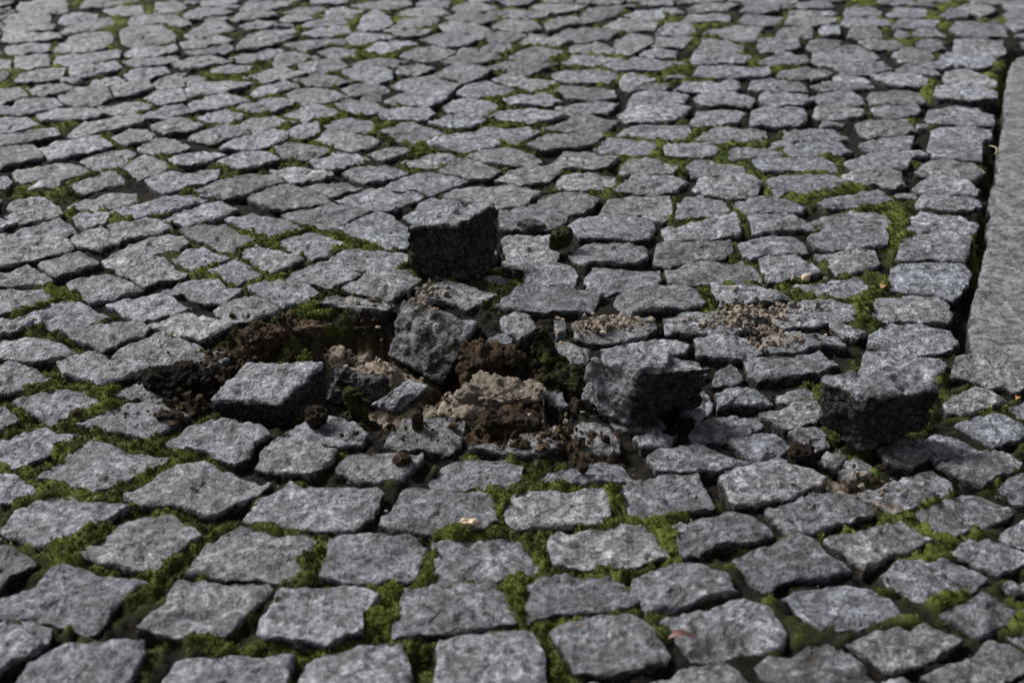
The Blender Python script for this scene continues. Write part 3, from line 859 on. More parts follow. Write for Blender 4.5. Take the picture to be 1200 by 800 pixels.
def area(P):
    Q = np.roll(P, -1, 0)
    return abs((P[:, 0] * Q[:, 1] - Q[:, 0] * P[:, 1]).sum()) / 2


def grow(P, g):
    c = P.mean(0)
    v = P - c
    return c + v * (1 + g / np.maximum(np.hypot(*v.T), 1e-6))[:, None]


stones = []          # dict(P, border, px)
for ln in TRACE.strip().splitlines():
    b = ln[0] == '*'
    q = [tuple(map(float, s.split(','))) for s in ln.lstrip('*').split()]
    P = toworld(q)
    py = np.mean([y for _, y in q])
    n = 60 if py > 420 else 48 if py > 230 else 36
    g = -.0004 if py > 400 else .0004 if py > 150 else .0010
    stones.append(dict(P=grow(resample(P, n), g), border=b, traced=True, py=py, seen=1))

# kerb slab: left edge traced, the rest runs on to the right
KERB_PX = [(1143, 421), (1139, 402), (1137, 366), (1146, 335), (1152, 310), (1157, 285), (1160, 258), (1160, 232), (1168, 205),
           (1171, 185), (1173, 165), (1178, 140), (1177, 118), (1178, 104), (1186, 74), (1197, 58)]
KE = toworld(KERB_PX)
KW = .42


def in_kerb(pts):
    x = np.interp(pts[:, 1], KE[:, 1], KE[:, 0])
    return (pts[:, 1] > KE[0, 1] - .01) & (pts[:, 1] < KE[-1, 1] + .03) & (pts[:, 0] > x - .012) & (pts[:, 0] < x + KW + .01)


# raster of what is already paved, 4 mm cells
X0, X1, Y0, Y1, CELL = -1.9, 1.9, 0.40, 4.2, .004
NX, NY = int((X1 - X0) / CELL), int((Y1 - Y0) / CELL)
occ = np.zeros((NY, NX), dtype=bool)


def ras(P, pad=0.0):
    x0, y0 = P.min(0) - pad
    x1, y1 = P.max(0) + pad
    i0, i1 = max(0, int((x0 - X0) / CELL)), min(NX, int((x1 - X0) / CELL) + 2)
    j0, j1 = max(0, int((y0 - Y0) / CELL)), min(NY, int((y1 - Y0) / CELL) + 2)
    if i1 <= i0 or j1 <= j0:
        return None, None
    gx, gy = np.meshgrid(X0 + (np.arange(i0, i1) + .5) * CELL, Y0 + (np.arange(j0, j1) + .5) * CELL)
    m = pip(np.column_stack([gx.ravel(), gy.ravel()]), P).reshape(gx.shape)
    return (slice(j0, j1), slice(i0, i1)), m


for s in stones:
    sl, m = ras(s['P'])
    if sl:
        occ[sl] |= m
sl, m = ras(grow(HOLE, .004))
occ[sl] |= m
# keep the soil-covered rim free of filler stones
for rim in ([(255, 378), (300, 376), (352, 362), (362, 420), (260, 440), (190, 468), (182, 440), (230, 425)],
            [(560, 372), (690, 384), (700, 430), (690, 500), (640, 500), (560, 470)]):
    sl, m = ras(toworld(rim))
    occ[sl] |= m
gx, gy = np.meshgrid(X0 + (np.arange(NX) + .5) * CELL, Y0 + (np.arange(NY) + .5) * CELL)
occ |= in_kerb(np.column_stack([gx.ravel(), gy.ravel()])).reshape(occ.shape)

# the paving goes on beyond the frame in the same courses
nfill = 0
for scale, tries in ((1.0, 0), (.72, 1), (.5, 2)):
    ph, pw = .083 * scale, .103 * scale
    for r in range(int((Y1 - Y0) / ph) + 1):
        y = Y0 + (r + .5) * ph
        off = rng.uniform(0, pw)
        x = X0 + off
        while x < X1:
            w = pw * rng.uniform(.82, 1.18)
            cx, cy = x + w / 2, y + rng.normal(0, .004) + .02 * math.sin(x * 3.1)
            x += w
            hw, hh = w / 2 - .005, ph / 2 - .005
            P = np.array([(cx - hw, cy - hh), (cx + hw, cy - hh), (cx + hw, cy + hh), (cx - hw, cy + hh)]) + rng.normal(0, .005, (4, 2))
            if abs(cx) > .7 + .48 * cy:
                continue
            sl, m = ras(P)
            if sl is None or m.sum() < 6:
                continue
            if occ[sl][m].mean() > (.06 if tries == 0 else .04):
                continue
            occ[sl] |= m
            stones.append(dict(P=resample(P, 24, 1), border=False, traced=False, py=0, seen=0))
            nfill += 1

# open up a joint wherever two outlines touch
cent = np.array([s['P'].mean(0) for s in stones])
rad = np.array([np.hypot(*(s['P'] - c).T).max() for s, c in zip(stones, cent)])
for it in range(9):
    moved = 0
    for i, s in enumerate(stones):
        if (not s['traced'] and it > 2) or (it and not s.get('hit', 1)):
            continue
        s['hit'] = 0
        dd = np.hypot(*(cent - cent[i]).T)
        for j in np.nonzero((dd < rad + rad[i]) & (dd > 0))[0]:
            o = stones[j]
            ins = pip(grow(s['P'], .0022), o['P'])
            if ins.any():
                v = s['P'][ins] - cent[i]
                s['P'][ins] = cent[i] + v * .955
                moved += 1
                s['hit'] = 1
    if not moved:
        break
print('stones', len(stones), 'fill', nfill, 'relax', it, moved, time.time() - T0)

# ------------------------------------------------------------------ ground to the horizon, below the paving
gv = np.array([(-60, -60, -.14), (60, -60, -.14), (60, 60, -.14), (-60, 60, -.14)])
tag(obj('ground', mesh('ground', gv, np.array([[0, 1, 2, 3]]), M_BROWN, dict(tone=.8, moss=0.0))), kind='structure')

# ------------------------------------------------------------------ joint bed: soil, sand and moss between the stones, with the hole
ys = [Y0]
while ys[-1] < Y1:
    ys.append(ys[-1] + (.0024 if HOLE[:, 1].min() - .03 < ys[-1] < HOLE[:, 1].max() + .05 else .0042 + .0032 * max(0, ys[-1] - 1.0)))
ys = np.array(ys)
xs = np.concatenate([np.arange(X0, -.75, .011), np.arange(-.75, -.36, .0055), np.arange(-.36, .10, .0026), np.arange(.10, .75, .0055), np.arange(.75, X1, .011)])
GX, GY = np.meshgrid(xs, ys)
gp = np.column_stack([GX.ravel(), GY.ravel()])
g3 = xyz0(gp)


def blobs(spots):
    """soft mask from (px, py, rx_px, ry_px) spots standing on the ground"""
    out = np.zeros(len(gp))
    for px, py, rx, ry in spots:
        c = pix(px, py)[:2]
        ax = pix(px + rx, py)[0] - c[0]
        ay = abs(pix(px, py - ry)[1] - c[1])
        dd = ((gp[:, 0] - c[0]) / ax) ** 2 + ((gp[:, 1] - c[1]) / ay) ** 2
        out = np.maximum(out, np.exp(-dd * 1.2))
    return out


inh = pip(gp, HOLE)
ed = edge_dist(gp, HOLE)
depth = np.where(inh, smooth(0, .035, ed), 0)
n_moss = fbm(g3, 9, 3, 3)
n_fine = fbm(g3, 85, 3, 11)
lush = blobs([(60, 560, 150, 70), (150, 620, 140, 90), (330, 640, 150, 110), (110, 400, 90, 60), (430, 690, 120, 90), (260, 760, 120, 60),
              (1040, 260, 26, 60), (1025, 360, 30, 50), (1010, 400, 30, 30), (560, 350, 60, 14), (620, 330, 40, 20), (520, 540, 120, 26),
              (480, 290, 130, 40), (300, 320, 110, 60), (620, 545, 70, 24), (700, 580, 120, 40), (760, 620, 40, 40),
              (500, 170, 160, 60), (850, 330, 60, 40), (940, 340, 40, 24), (860, 180, 120, 50), (1150, 300, 14, 50), 
              (930, 160, 40, 30), (120, 60, 90, 60), (640, 90, 120, 40), (350, 70, 140, 50), (330, 500, 50, 20), (300, 535, 80, 22), (400, 530, 80, 16), (440, 560, 80, 26), (230, 500, 60, 20), (340, 590, 120, 30), (350, 480, 30, 14), (520, 610, 120, 20)])
moss = smooth(-.25, .55, n_moss + 1.0 * lush - .38 + .35 * n_fine)
sand = np.maximum(blobs([(425, 402, 70, 30), (525, 455, 60, 34), (600, 470, 60, 26), (550, 480, 50, 16), (450, 430, 40, 26)]) * 1.3 * np.where(inh, 1, .3),
                  .8 * blobs([(880, 372, 50, 13), (720, 382, 46, 9), (915, 402, 46, 9), (500, 344, 26, 8), (990, 560, 40, 10), (1040, 585, 40, 9)]))
sand = np.clip(smooth(.3, .75, sand + .25 * fbm(g3, 40, 3, 21)), 0, 1)
sand = np.where(inh, sand * smooth(.6, .98, depth), sand)
brown = np.clip(smooth(.25, .7, blobs([(320, 400, 70, 24), (280, 415, 50, 18), (240, 440, 60, 20), (210, 465, 40, 14), (640, 510, 60, 16), (590, 510, 60, 16),
                                        (650, 430, 40, 40), (700, 520, 40, 14)]) + .3 * fbm(g3, 45, 3, 31)), 0, 1)
brown = np.maximum(brown, depth)
moss = np.clip(moss * (1 - depth) * (1 - sand) * (1 - .8 * brown), 0, 1)
heap = blobs([(322, 398, 48, 15), (290, 408, 34, 12), (345, 388, 20, 8)])
bz = -.0098 + .0066 * moss + .0035 * n_fine + .004 * fbm(g3, 22, 2, 5)
bz = bz + .004 * moss * fbm(g3, 160, 2, 8) + .0025 * fbm(g3, 200, 2, 9) * (1 - moss)
trench = blobs([(1168, 120, 10, 60), (1155, 220, 9, 50), (1146, 300, 9, 40), (1128, 370, 12, 40), (1095, 120, 10, 40), (1080, 170, 10, 40)])
bz = bz - .022 * trench
moss = moss * (1 - .55 * trench)
bz = bz - depth * .058 + depth * (.009 * fbm(g3, 24, 2, 41) + .0028 * fbm(g3, 110, 3, 43, gain=.6))
bz = bz + .024 * heap * (1 + .6 * fbm(g3, 60, 4, 51, gain=.7))
mound = blobs([(575, 470, 60, 26), (535, 440, 26, 26), (610, 480, 50, 18), (640, 440, 40, 30), (430, 408, 50, 22), (400, 390, 40, 14)])
bz = bz + .040 * mound * depth + .006 * sand * depth
bz = bz + .010 * np.where(inh, 0, 1) * brown * fbm(g3, 70, 3, 52, billow=True) * (1 - heap)
bz = np.minimum(bz, .03)
und = np.zeros((NY, NX), dtype=bool)          # bed stays well down underneath the stones
for s in stones:
    sl, m = ras(grow(s['P'], -.004))
    if sl:
        und[sl] |= m
und |= in_kerb(np.column_stack([gx.ravel() + .004, gy.ravel()])).reshape(und.shape)
ci = np.clip(((gp[:, 0] - X0) / CELL).astype(int), 0, NX - 1)
cj = np.clip(((gp[:, 1] - Y0) / CELL).astype(int), 0, NY - 1)
bz = np.where(und[cj, ci], np.minimum(bz, -.03), bz)
ny, nx = GX.shape
idx = np.arange(nx * ny).reshape(ny, nx)
F = np.stack([idx[:-1, :-1], idx[:-1, 1:], idx[1:, 1:], idx[1:, :-1]], -1).reshape(-1, 4)
pavement = obj('pavement', mesh('pavement', np.column_stack([gp, bz]), F, M_BED, dict(moss=moss, sand=sand, brown=brown)))
tag(pavement, kind='structure')
border = bpy.data.objects.new('border_course', None)
C.objects.link(border)
border.location = pix(1090, 300)
tag(border, kind='structure')

print('t', time.time() - T0)
# ------------------------------------------------------------------ cobblestones
RING_HI = [0, .16, .3, .43, .55, .66, .76, .85, .92, .97, .992, 1.0]
RING_LO = [0, .3, .55, .76, .9, .97, 1.0]


DUST = [(880, 370, 46, 13, 1.0), (722, 381, 44, 8, .9), (910, 400, 44, 9, .7), (500, 344, 26, 9, .8), (1000, 560, 60, 16, .6), (1045, 590, 40, 10, .6), (690, 400, 30, 14, .5),
        (660, 500, 50, 26, .5), (600, 510, 60, 20, .5), (440, 356, 60, 8, .5), (650, 440, 20, 30, .5), (320, 395, 70, 22, .35), (490, 640, 18, 7, .5)]
DUSTW = []
for px, py, rx, ry, k in DUST:
    c_ = pix(px, py)[:2]
    DUSTW.append((c_, pix(px + rx, py)[0] - c_[0], abs(pix(px, py - ry)[1] - c_[1]), k))


def dust_at(xy):
    out = np.zeros(len(xy))
    for c_, ax, ay, k in DUSTW:
        out = np.maximum(out, k * np.exp(-1.2 * (((xy[:, 0] - c_[0]) / ax) ** 2 + ((xy[:, 1] - c_[1]) / ay) ** 2)))
    return out


def cobble(P, seed, hi=True, fill=False):
    r = np.random.RandomState(seed)
    n = len(P)
    c = P.mean(0)
    th = np.arange(n) / n
    # ragged, split outline
    per = np.hypot(*(np.roll(P, -1, 0) - P).T).sum()
    bn = fbm(xyz0(P, seed * .37), 70, 3, 60, gain=.7)
    v = P - c
    rr = np.hypot(*v.T)
    P = c + v * (1 + (.0013 * bn) / np.maximum(rr, .01))[:, None]
    v = P - c
    size = math.sqrt(area(P))
    rings = RING_HI if hi else RING_LO
    dz = r.normal(0, .0022)
    tilt = r.normal(0, .026, 2)
    dome = r.uniform(-.0005, .0025)
    nr = len(rings) - 1
    S = np.concatenate([[0.0], np.repeat(rings[1:], n)])
    D = np.vstack([np.zeros((1, 2)), np.tile(v, (nr, 1))])
    xy = c + D * S[:, None]
    p3 = xyz0(xy, seed * 1.7)
    z = dz + (xy - c) @ tilt - dome * S ** 2
    if hi:
        z = z + .0020 * fbm(p3, 26, 2, 70) * (1 - .3 * S)
        z = z + .0017 * fbm(p3, 80, 3, 72, billow=True, gain=.65)
        # stepped chips where the stone was split
        z = z - .0026 * smooth(.15, .30, fbm(p3, 34, 2, 75))
        chip = np.clip(.25 + 1.1 * fbm(xyz0(c + v, seed * 1.7 + 9), 42, 2, 77), 0, 1.4)
        chip = np.concatenate([[0.0], np.tile(chip, nr)])
        z = z - .0022 * chip * S ** 12 - (.0006 + .0016 * chip) * S ** 60
    else:
        z = z + .0034 * fbm(p3, 40, 2, 70) - .002 * S ** 12
    V = [np.column_stack([xy, z])]
    zt = z[-n:]
    side = ((1.004, -.009), (.995, -.024), (.96, -.055)) if hi else ((1.01, -.02), (.97, -.05))
    sxy = np.vstack([c + v * sc_ for sc_, _ in side])
    sz = np.repeat([q[1] for q in side], n)
    vn = v / np.maximum(np.hypot(*v.T), 1e-5)[:, None]
    if hi:
        sxy = sxy + np.tile(vn, (len(side), 1)) * (.0022 * fbm(np.column_stack([sxy, sz + seed]), 60, 2, 79))[:, None]
    V.append(np.column_stack([sxy, np.minimum(np.tile(zt, len(side)) - .004, dz + sz)]))
    nV = len(rings) + len(side)
    # faces
    tris, quads = [], []
    k = np.arange(n)
    tris.append(np.column_stack([np.zeros(n, int), 1 + k, 1 + (k + 1) % n]))
    base = 1
    for _ in range(nV - 2):
        quads.append(np.column_stack([base + k, base + n + k, base + n + (k + 1) % n, base + (k + 1) % n]))
        base += n
    VV = np.vstack(V)
    bc = np.array([[c[0], c[1], VV[-1, 2]]])
    VV = np.vstack([VV, bc])
    tris.append(np.column_stack([np.full(n, len(VV) - 1), base + (k + 1) % n, base + k]))
    tone = np.clip(r.normal(1.0, .20), .56, 1.45)
    dirt = np.full(len(VV), .05 + .12 * r.rand())
    dirt[1 + n * (len(rings) - 1):] = .9
    dirt[1 + n * (len(rings) - 2):1 + n * (len(rings) - 1)] += .12
    return VV, np.vstack(tris), np.vstack(quads), np.full(len(VV), tone), dirt


# screen size decides which stones are built singly
def screen_area(s):
    p = s['P']
    zc = p[:, 1] * CP + CAM_H * SP
    u = 600 + FPX * p[:, 0] / zc
    w = 400 + FPX * (CAM_H * CP - p[:, 1] * SP) / zc
    q = np.column_stack([u, w])
    c = q.mean(0)
    if not (-30 < c[0] < 1230 and -15 < c[1] < 850):
        return 0
    cl = np.column_stack([np.clip(u, 0, 1200), np.clip(w, 0, 800)])
    return area(cl)


for s in stones:
    s['a'] = screen_area(s)
order = sorted([i for i, s in enumerate(stones) if s['a'] > 0 and not s['border']], key=lambda i: -stones[i]['a'])
single = set(order[:300])
wrng = np.random.RandomState(5)
joinV, joinT, joinQ, joinTone, joinDirt, joinW = [], [], [], [], [], []
base = 0
for i, s in enumerate(stones):
    one = i in single or s['border']
    VV, T, Q, tone, dirt = cobble(s['P'], i + 3, hi=s['traced'])
    wm = np.full(len(VV), np.clip(wrng.normal(.05, .30), -.5, .8))
    if one:
        c = np.array([*s['P'].mean(0), 0.0])
        par = border if s['border'] else pavement
        me = mesh('border_cobble' if s['border'] else 'cobblestone', VV - c, [T, Q], M_STONE, dict(tone=tone, dirt=dirt, warm=wm, dust=dust_at(VV)))
        o = obj('border_cobble' if s['border'] else 'cobblestone', me, par, c - (np.array(border.location) if s['border'] else 0))
    else:
        joinV.append(VV); joinT.append(T + base); joinQ.append(Q + base); joinTone.append(tone); joinDirt.append(dirt); joinW.append(wm)
        base += len(VV)
far = obj('far_cobblestones', mesh('far_cobblestones', np.vstack(joinV), [np.vstack(joinT), np.vstack(joinQ)], M_STONE,
                                   dict(tone=np.concatenate(joinTone), dirt=np.concatenate(joinDirt), warm=np.concatenate(joinW))), pavement)
tag(far, kind='stuff')

print('t', time.time() - T0)
# ------------------------------------------------------------------ kerb slab
kv = np.linspace(KE[0, 1], KE[-1, 1], 260)
kx = np.interp(kv, KE[:, 1], KE[:, 0])
kx = kx + .0030 * fbm(np.column_stack([kx * 0, kv, kx * 0]), 60, 4, 91, gain=.7)
kx[-14:] += np.linspace(0, 1, 14) ** 2 * .05
ku = np.concatenate([[-.002, .0], [.003, .008, .016], np.linspace(.024, KW, 80)])
rows = []
for j, (yy, xx) in enumerate(zip(kv, kx)):
    xr = xx + ku
    p = np.column_stack([xr, np.full(len(ku), yy), np.zeros(len(ku))])
    z = -.004 + .0026 * fbm(p, 26, 3, 95) + .0012 * fbm(p, 70, 3, 96)
    z -= .0022 * np.exp(-ku / .003)
    e = min(yy - kv[0], kv[-1] - yy)
    z -= .003 * math.exp(-e / .004)
    z[0] = -.09
    p[:, 2] = z
    rows.append(p)
rows[0][:, 2] = -.09
rows[-1][:, 2] = -.09
kvv = np.vstack(rows)
nk = len(ku)
idx = np.arange(len(kvv)).reshape(-1, nk)
F = np.stack([idx[:-1, :-1], idx[:-1, 1:], idx[1:, 1:], idx[1:, :-1]], -1).reshape(-1, 4)
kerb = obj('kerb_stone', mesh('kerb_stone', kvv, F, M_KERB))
tag(kerb, 'long smooth pale granite kerb slab along the right edge of the paving', 'kerb')

print('t', time.time() - T0)
# ------------------------------------------------------------------ moss sprouts in the joints
occf = np.zeros((NY, NX), dtype=bool)
for s in stones:
    sl, m = ras(s['P'])
    if sl:
        occf[sl] |= m
occf |= in_kerb(np.column_stack([gx.ravel(), gy.ravel()])).reshape(occf.shape)
ci = np.clip(((gp[:, 0] - X0) / CELL).astype(int), 0, NX - 1)
cj = np.clip(((gp[:, 1] - Y0) / CELL).astype(int), 0, NY - 1)
vis = (np.abs(gp[:, 0]) < .25 + .48 * gp[:, 1]) & (gp[:, 1] < 2.9)
ok = np.nonzero((~occf[cj, ci]) & (moss > .30) & vis)[0]
w = moss[ok] ** 1.3
NS = 260000
pick = rng.choice(ok, NS, p=w / w.sum())
pos = np.column_stack([gp[pick] + rng.uniform(-.003, .003, (NS, 2)), bz[pick] - .0015])
hgt = rng.uniform(.0010, .0027, NS) * (.6 + .6 * moss[pick])
ang = rng.uniform(0, 2 * math.pi, NS)
wd = rng.uniform(.0005, .0010, NS) * (1 + .35 * np.clip(pos[:, 1] - 1, 0, 2))
lean = rng.normal(0, .55, (NS, 2))
t0 = pos + np.column_stack([np.cos(ang) * wd, np.sin(ang) * wd, 0 * wd])
t1 = pos - np.column_stack([np.cos(ang) * wd, np.sin(ang) * wd, 0 * wd])
t2 = pos + np.column_stack([lean * hgt[:, None], hgt])
SV = np.stack([t0, t1, t2], 1).reshape(-1, 3)
tn = np.clip(.40 + .55 * fbm(xyz0(pos[:, :2]), 22, 2, 14) + rng.normal(0, .12, NS), 0, 1)
tn = np.repeat(tn, 3).reshape(-1, 3)
tn[:, :2] *= .55
tag(obj('moss', mesh('moss', SV, np.arange(NS * 3).reshape(-1, 3), M_MOSS, dict(tone=tn.ravel()), flat=True)),
    'green moss growing in the joints between the cobblestones', 'moss', kind='stuff')


print('t', time.time() - T0)
# ------------------------------------------------------------------ loose blocks and clods
def block(name, corners, mat, n=34, rnd=.16, amp=.0035, seed=1, freq=30, attrs=None, dirt=(.2, .5), tone=1.0, fine=.0016, chips=.004, parent=None, face=None):
    """rounded, split block between 8 corners: bottom front-left.. order (x-,y-,z-),(x+,y-,z-),(x+,y+,z-),(x-,y+,z-), then the same on top"""
    K = np.asarray(corners, float)
    lin = np.linspace(-1, 1, n)
    A, B = np.meshgrid(lin, lin)
    A, B = A.ravel(), B.ravel()
    one = np.ones_like(A)
    faces = [np.column_stack([A, B, one]), np.column_stack([B, A, -one]), np.column_stack([one, A, B]), np.column_stack([-one, B, A]),
             np.column_stack([B, one, A]), np.column_stack([A, -one, B])]
    U = np.vstack(faces)
    keyr = np.round(U * 1000).astype(int)
    _, first, inv = np.unique(keyr, axis=0, return_index=True, return_inverse=True)
    inv = inv.ravel()
    U = U[first]
    Fq = []
    g = np.arange(n * n).reshape(n, n)
    q = np.stack([g[:-1, :-1], g[:-1, 1:], g[1:, 1:], g[1:, :-1]], -1).reshape(-1, 4)
    for f in range(6):
        Fq.append(inv[q + f * n * n])
    Fq = np.vstack(Fq)
    inner = np.clip(U, -(1 - rnd), 1 - rnd)
    dlt = U - inner
    ln = np.linalg.norm(dlt, axis=1)
    dirn = dlt / np.maximum(ln, 1e-9)[:, None]
    Ur = inner + dirn * rnd
    t = (Ur + 1) / 2
    w = [((1 - t[:, 0]) * (1 - t[:, 1])), (t[:, 0] * (1 - t[:, 1])), (t[:, 0] * t[:, 1]), ((1 - t[:, 0]) * t[:, 1])]
    P = sum(np.outer(wi * (1 - t[:, 2]), K[i]) for i, wi in enumerate(w)) + sum(np.outer(wi * t[:, 2], K[4 + i]) for i, wi in enumerate(w))
    cen = K.mean(0)
    ex = (K[[1, 2, 5, 6]].mean(0) - cen)
    ey = (K[[2, 3, 6, 7]].mean(0) - cen)
    ez = (K[4:].mean(0) - cen)
    Nn = np.outer(dirn[:, 0], ex / np.linalg.norm(ex)) + np.outer(dirn[:, 1], ey / np.linalg.norm(ey)) + np.outer(dirn[:, 2], ez / np.linalg.norm(ez))
    Nn /= np.maximum(np.linalg.norm(Nn, axis=1), 1e-9)[:, None]
    S = P + seed * 3.1
    dsp = amp * fbm(S, freq, 3, 100 + seed) + fine * fbm(S, freq * 3.3, 3, 120 + seed, billow=True, gain=.68)
    dsp = dsp - chips * smooth(.18, .4, fbm(S, freq * 1.2, 2, 140 + seed))
    P = P + Nn * dsp[:, None]
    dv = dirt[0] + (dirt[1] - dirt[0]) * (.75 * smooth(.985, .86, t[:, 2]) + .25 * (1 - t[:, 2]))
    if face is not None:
        dv = dv + face[0] * smooth(.90, .99, t[:, 0]) + face[1] * smooth(.10, .01, t[:, 1])  # paints shade on the right and left-front sides in the soil colour
    base = P.mean(0)
    base[2] = P[:, 2].min()
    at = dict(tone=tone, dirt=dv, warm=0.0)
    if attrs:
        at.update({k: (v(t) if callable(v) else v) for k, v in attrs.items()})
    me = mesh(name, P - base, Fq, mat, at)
    return obj(name, me, parent, base)


def solid(fl, fr, bk_auto, tl, tr, tb, tf):
    pass


def block4(name, bot, top, **kw):
    """corners given as pixel + height: left, front, right (back one completed) for bottom and top"""
    Bp = [pix(*c) for c in bot]
    Tp = [pix(*c) for c in top]
    if len(Bp) == 3:
        Bp.append(Bp[0] + Bp[2] - Bp[1])
    if len(Tp) == 3:
        Tp.append(Tp[0] + Tp[2] - Tp[1])
    return block(name, Bp + Tp, **kw)


def slab(name, face, thick, shrink=.9, **kw):
    """a block known by one face (4 pixel+height corners, anticlockwise seen from outside); it goes thick metres behind it"""
    Fp = np.array([pix(*c) for c in face])
    nrm = np.cross(Fp[1] - Fp[0], Fp[3] - Fp[0])
    nrm /= np.linalg.norm(nrm)
    c = Fp.mean(0)
    back = c + (Fp - c) * shrink - nrm * thick
    return block(name, list(back) + list(Fp), **kw)


GRP = 'cobblestones dug out of the paving'
# block standing behind the hole
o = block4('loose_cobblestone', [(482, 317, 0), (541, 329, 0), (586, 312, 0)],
           [(476, 266, .062), (543, 262, .066), (583, 238, .072), (520, 238, .068)], mat=M_STONE, seed=1, rnd=.13, amp=.003, chips=.005, dirt=(-.15, .45), face=(.8, .45), tone=1.0, freq=34)  # both near sides darkened in colour to paint their shade
tag(o, 'dark upright loose granite block standing on the paving behind the hole', 'cobblestone', GRP)
# block right of the hole
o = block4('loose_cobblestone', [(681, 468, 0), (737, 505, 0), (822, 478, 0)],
           [(688, 420, .058), (752, 437, .062), (840, 432, .062), (745, 404, .066)], mat=M_STONE, seed=2, rnd=.16, amp=.004, chips=.006, dirt=(-.2, .12), face=(1.1, -.1), tone=1.12, freq=30)  # right side painted dark as shaded, left one slightly lighter as lit
tag(o, 'chunky loose granite block resting tilted just right of the hole', 'cobblestone', GRP)
# block far right
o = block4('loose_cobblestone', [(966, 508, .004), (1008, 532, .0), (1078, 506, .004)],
           [(957, 438, .062), (1022, 466, .060), (1106, 456, .058), (1030, 428, .066)], mat=M_STONE, seed=3, rnd=.24, amp=.004, chips=.006, dirt=(-.2, .75), face=(.5, .22), tone=1.1, freq=28)  # near sides carry painted shade on top of the soil stain
tag(o, 'loose granite block with soil-stained rounded underside, farthest right near the kerb', 'cobblestone', GRP)
# tilted stone at the left end of the hole
o = slab('loose_cobblestone', [(245, 467, .010), (330, 470, .016), (380, 423, .030), (286, 425, .020)], .062, .86, mat=M_STONE, seed=4, rnd=.12, amp=.0022,
         fine=.0016, chips=.002, dirt=(-.3, 1.3), tone=1.15, freq=34)
tag(o, 'pale flat-topped cobblestone tilted up at the left end of the hole', 'cobblestone', GRP)
# big stone leaning in the hole
o = slab('loose_cobblestone', [(452, 416, -.030), (518, 449, -.046), (561, 377, .022), (470, 349, .022)], .060, .85, mat=M_STONE, seed=5, rnd=.10, amp=.0028,
         fine=.0013, chips=.003, dirt=(.42, .9), tone=.82, freq=30)
tag(o, 'large grey cobblestone leaning back against the rear wall of the hole', 'cobblestone', GRP)
# dark half-buried stone
o = slab('loose_cobblestone', [(380, 474, -.042), (448, 478, -.046), (452, 446, -.014), (392, 430, -.006)], .045, .8, mat=M_STONE, seed=6, rnd=.2, amp=.003,
         fine=.002, chips=.002, dirt=(.35, .9), tone=.62, freq=30)
tag(o, 'dark soil-covered cobblestone half buried in the middle of the hole', 'cobblestone', GRP)
# small wedge
o = slab('loose_cobblestone', [(432, 474, -.012), (466, 487, -.020), (503, 452, .016), (478, 445, .012)], .045, .8, mat=M_STONE, seed=7, rnd=.16, amp=.003,
         fine=.0009, chips=.003, dirt=(-.1, .5), tone=.95, freq=34)
tag(o, 'small wedge-shaped cobblestone with a pale upper edge at the front of the hole', 'cobblestone', GRP)
# two small shards on the paving
o = block4('stone_shard', [(604, 268, -.002), (622, 275, 0), (643, 270, 0)], [(604, 259, .010), (624, 264, .012), (641, 262, .010)], mat=M_STONE, seed=8, rnd=.4, amp=.003,
           dirt=(.4, .7), tone=.4, n=10)
tag(o, 'dark flat stone shard lying behind the upright block', 'stone shard')
o = block4('stone_shard', [(584, 320, -.002), (604, 326, 0), (616, 321, 0)], [(584, 312, .010), (602, 315, .012), (613, 316, .010)], mat=M_STONE, seed=9, rnd=.4, amp=.003,
           dirt=(.4, .7), tone=.4, n=10)
tag(o, 'dark stone shard at the foot of the upright block', 'stone shard')


def clod(name, px, py, z, sx, sy, sz, mat, label, cat, seed, rot=0.0, rnd=.85, amp=.006, freq=45, moss=0.0, tone=1.0, n=40, fine=.0045, tiltx=0.0, group=None):
    c = pix(px, py, z)
    M = Matrix.Rotation(R(rot), 3, 'Z') @ Matrix.Rotation(R(tiltx), 3, 'Y')
    K = []
    for dz in (-1, 1):
        for dx, dy in ((-1, -1), (1, -1), (1, 1), (-1, 1)):
            K.append(c + np.array(M @ Vector((dx * sx / 2, dy * sy / 2, dz * sz / 2))))
    o = block(name, K, mat=mat, n=n, rnd=rnd, amp=amp, seed=seed, freq=freq, fine=fine, chips=.003, tone=tone, attrs=dict(moss=moss))
    return tag(o, label, cat, group)


clod('soil_clod', 588, 460, .006, .082, .046, .018, M_SAND, 'flat sandy brown slab of bedding lying across the right side of the hole', 'soil clod', 20, rot=-8, rnd=.7, amp=.009, freq=36, fine=.0028, tone=.75)
clod('soil_clod', 597, 502, -.004, .054, .030, .030, M_BROWN, 'dark brown block of soil at the front edge of the hole', 'soil clod', 21, rnd=.22, amp=.003, tone=.6, fine=.002)
clod('soil_clod', 578, 426, .000, .060, .036, .028, M_BROWN, 'lumpy brown clod between the leaning stone and the mossy clod', 'soil clod', 22, rnd=.3, amp=.008, freq=60, tone=.8, fine=.0022)
o = block4('mossy_clod', [(622, 446, -.012), (650, 456, -.012), (676, 446, -.012)], [(626, 384, .046), (634, 388, .044), (645, 386, .040)], mat=M_BROWN, seed=23, rnd=.3, amp=.005,
           freq=55, fine=.0024, tone=.25, attrs=dict(moss=lambda t: .35 * smooth(.3, .9, t[:, 0])))
tag(o, 'dark pointed clod of soil and moss standing up at the right rim of the hole', 'soil clod')
clod('mossy_clod', 652, 450, -.002, .040, .030, .026, M_BROWN, 'low dark mossy clod at the foot of the pointed one', 'soil clod', 24, rnd=.3, amp=.007, freq=60, moss=.22, tone=.22, fine=.002)
clod('mossy_clod', 417, 474, .003, .016, .012, .038, M_BROWN, 'upright clod with a green mossy face at the front of the hole', 'soil clod', 25, rnd=.45, amp=.006, freq=60, moss=.4, tone=.25, n=24, fine=.002)
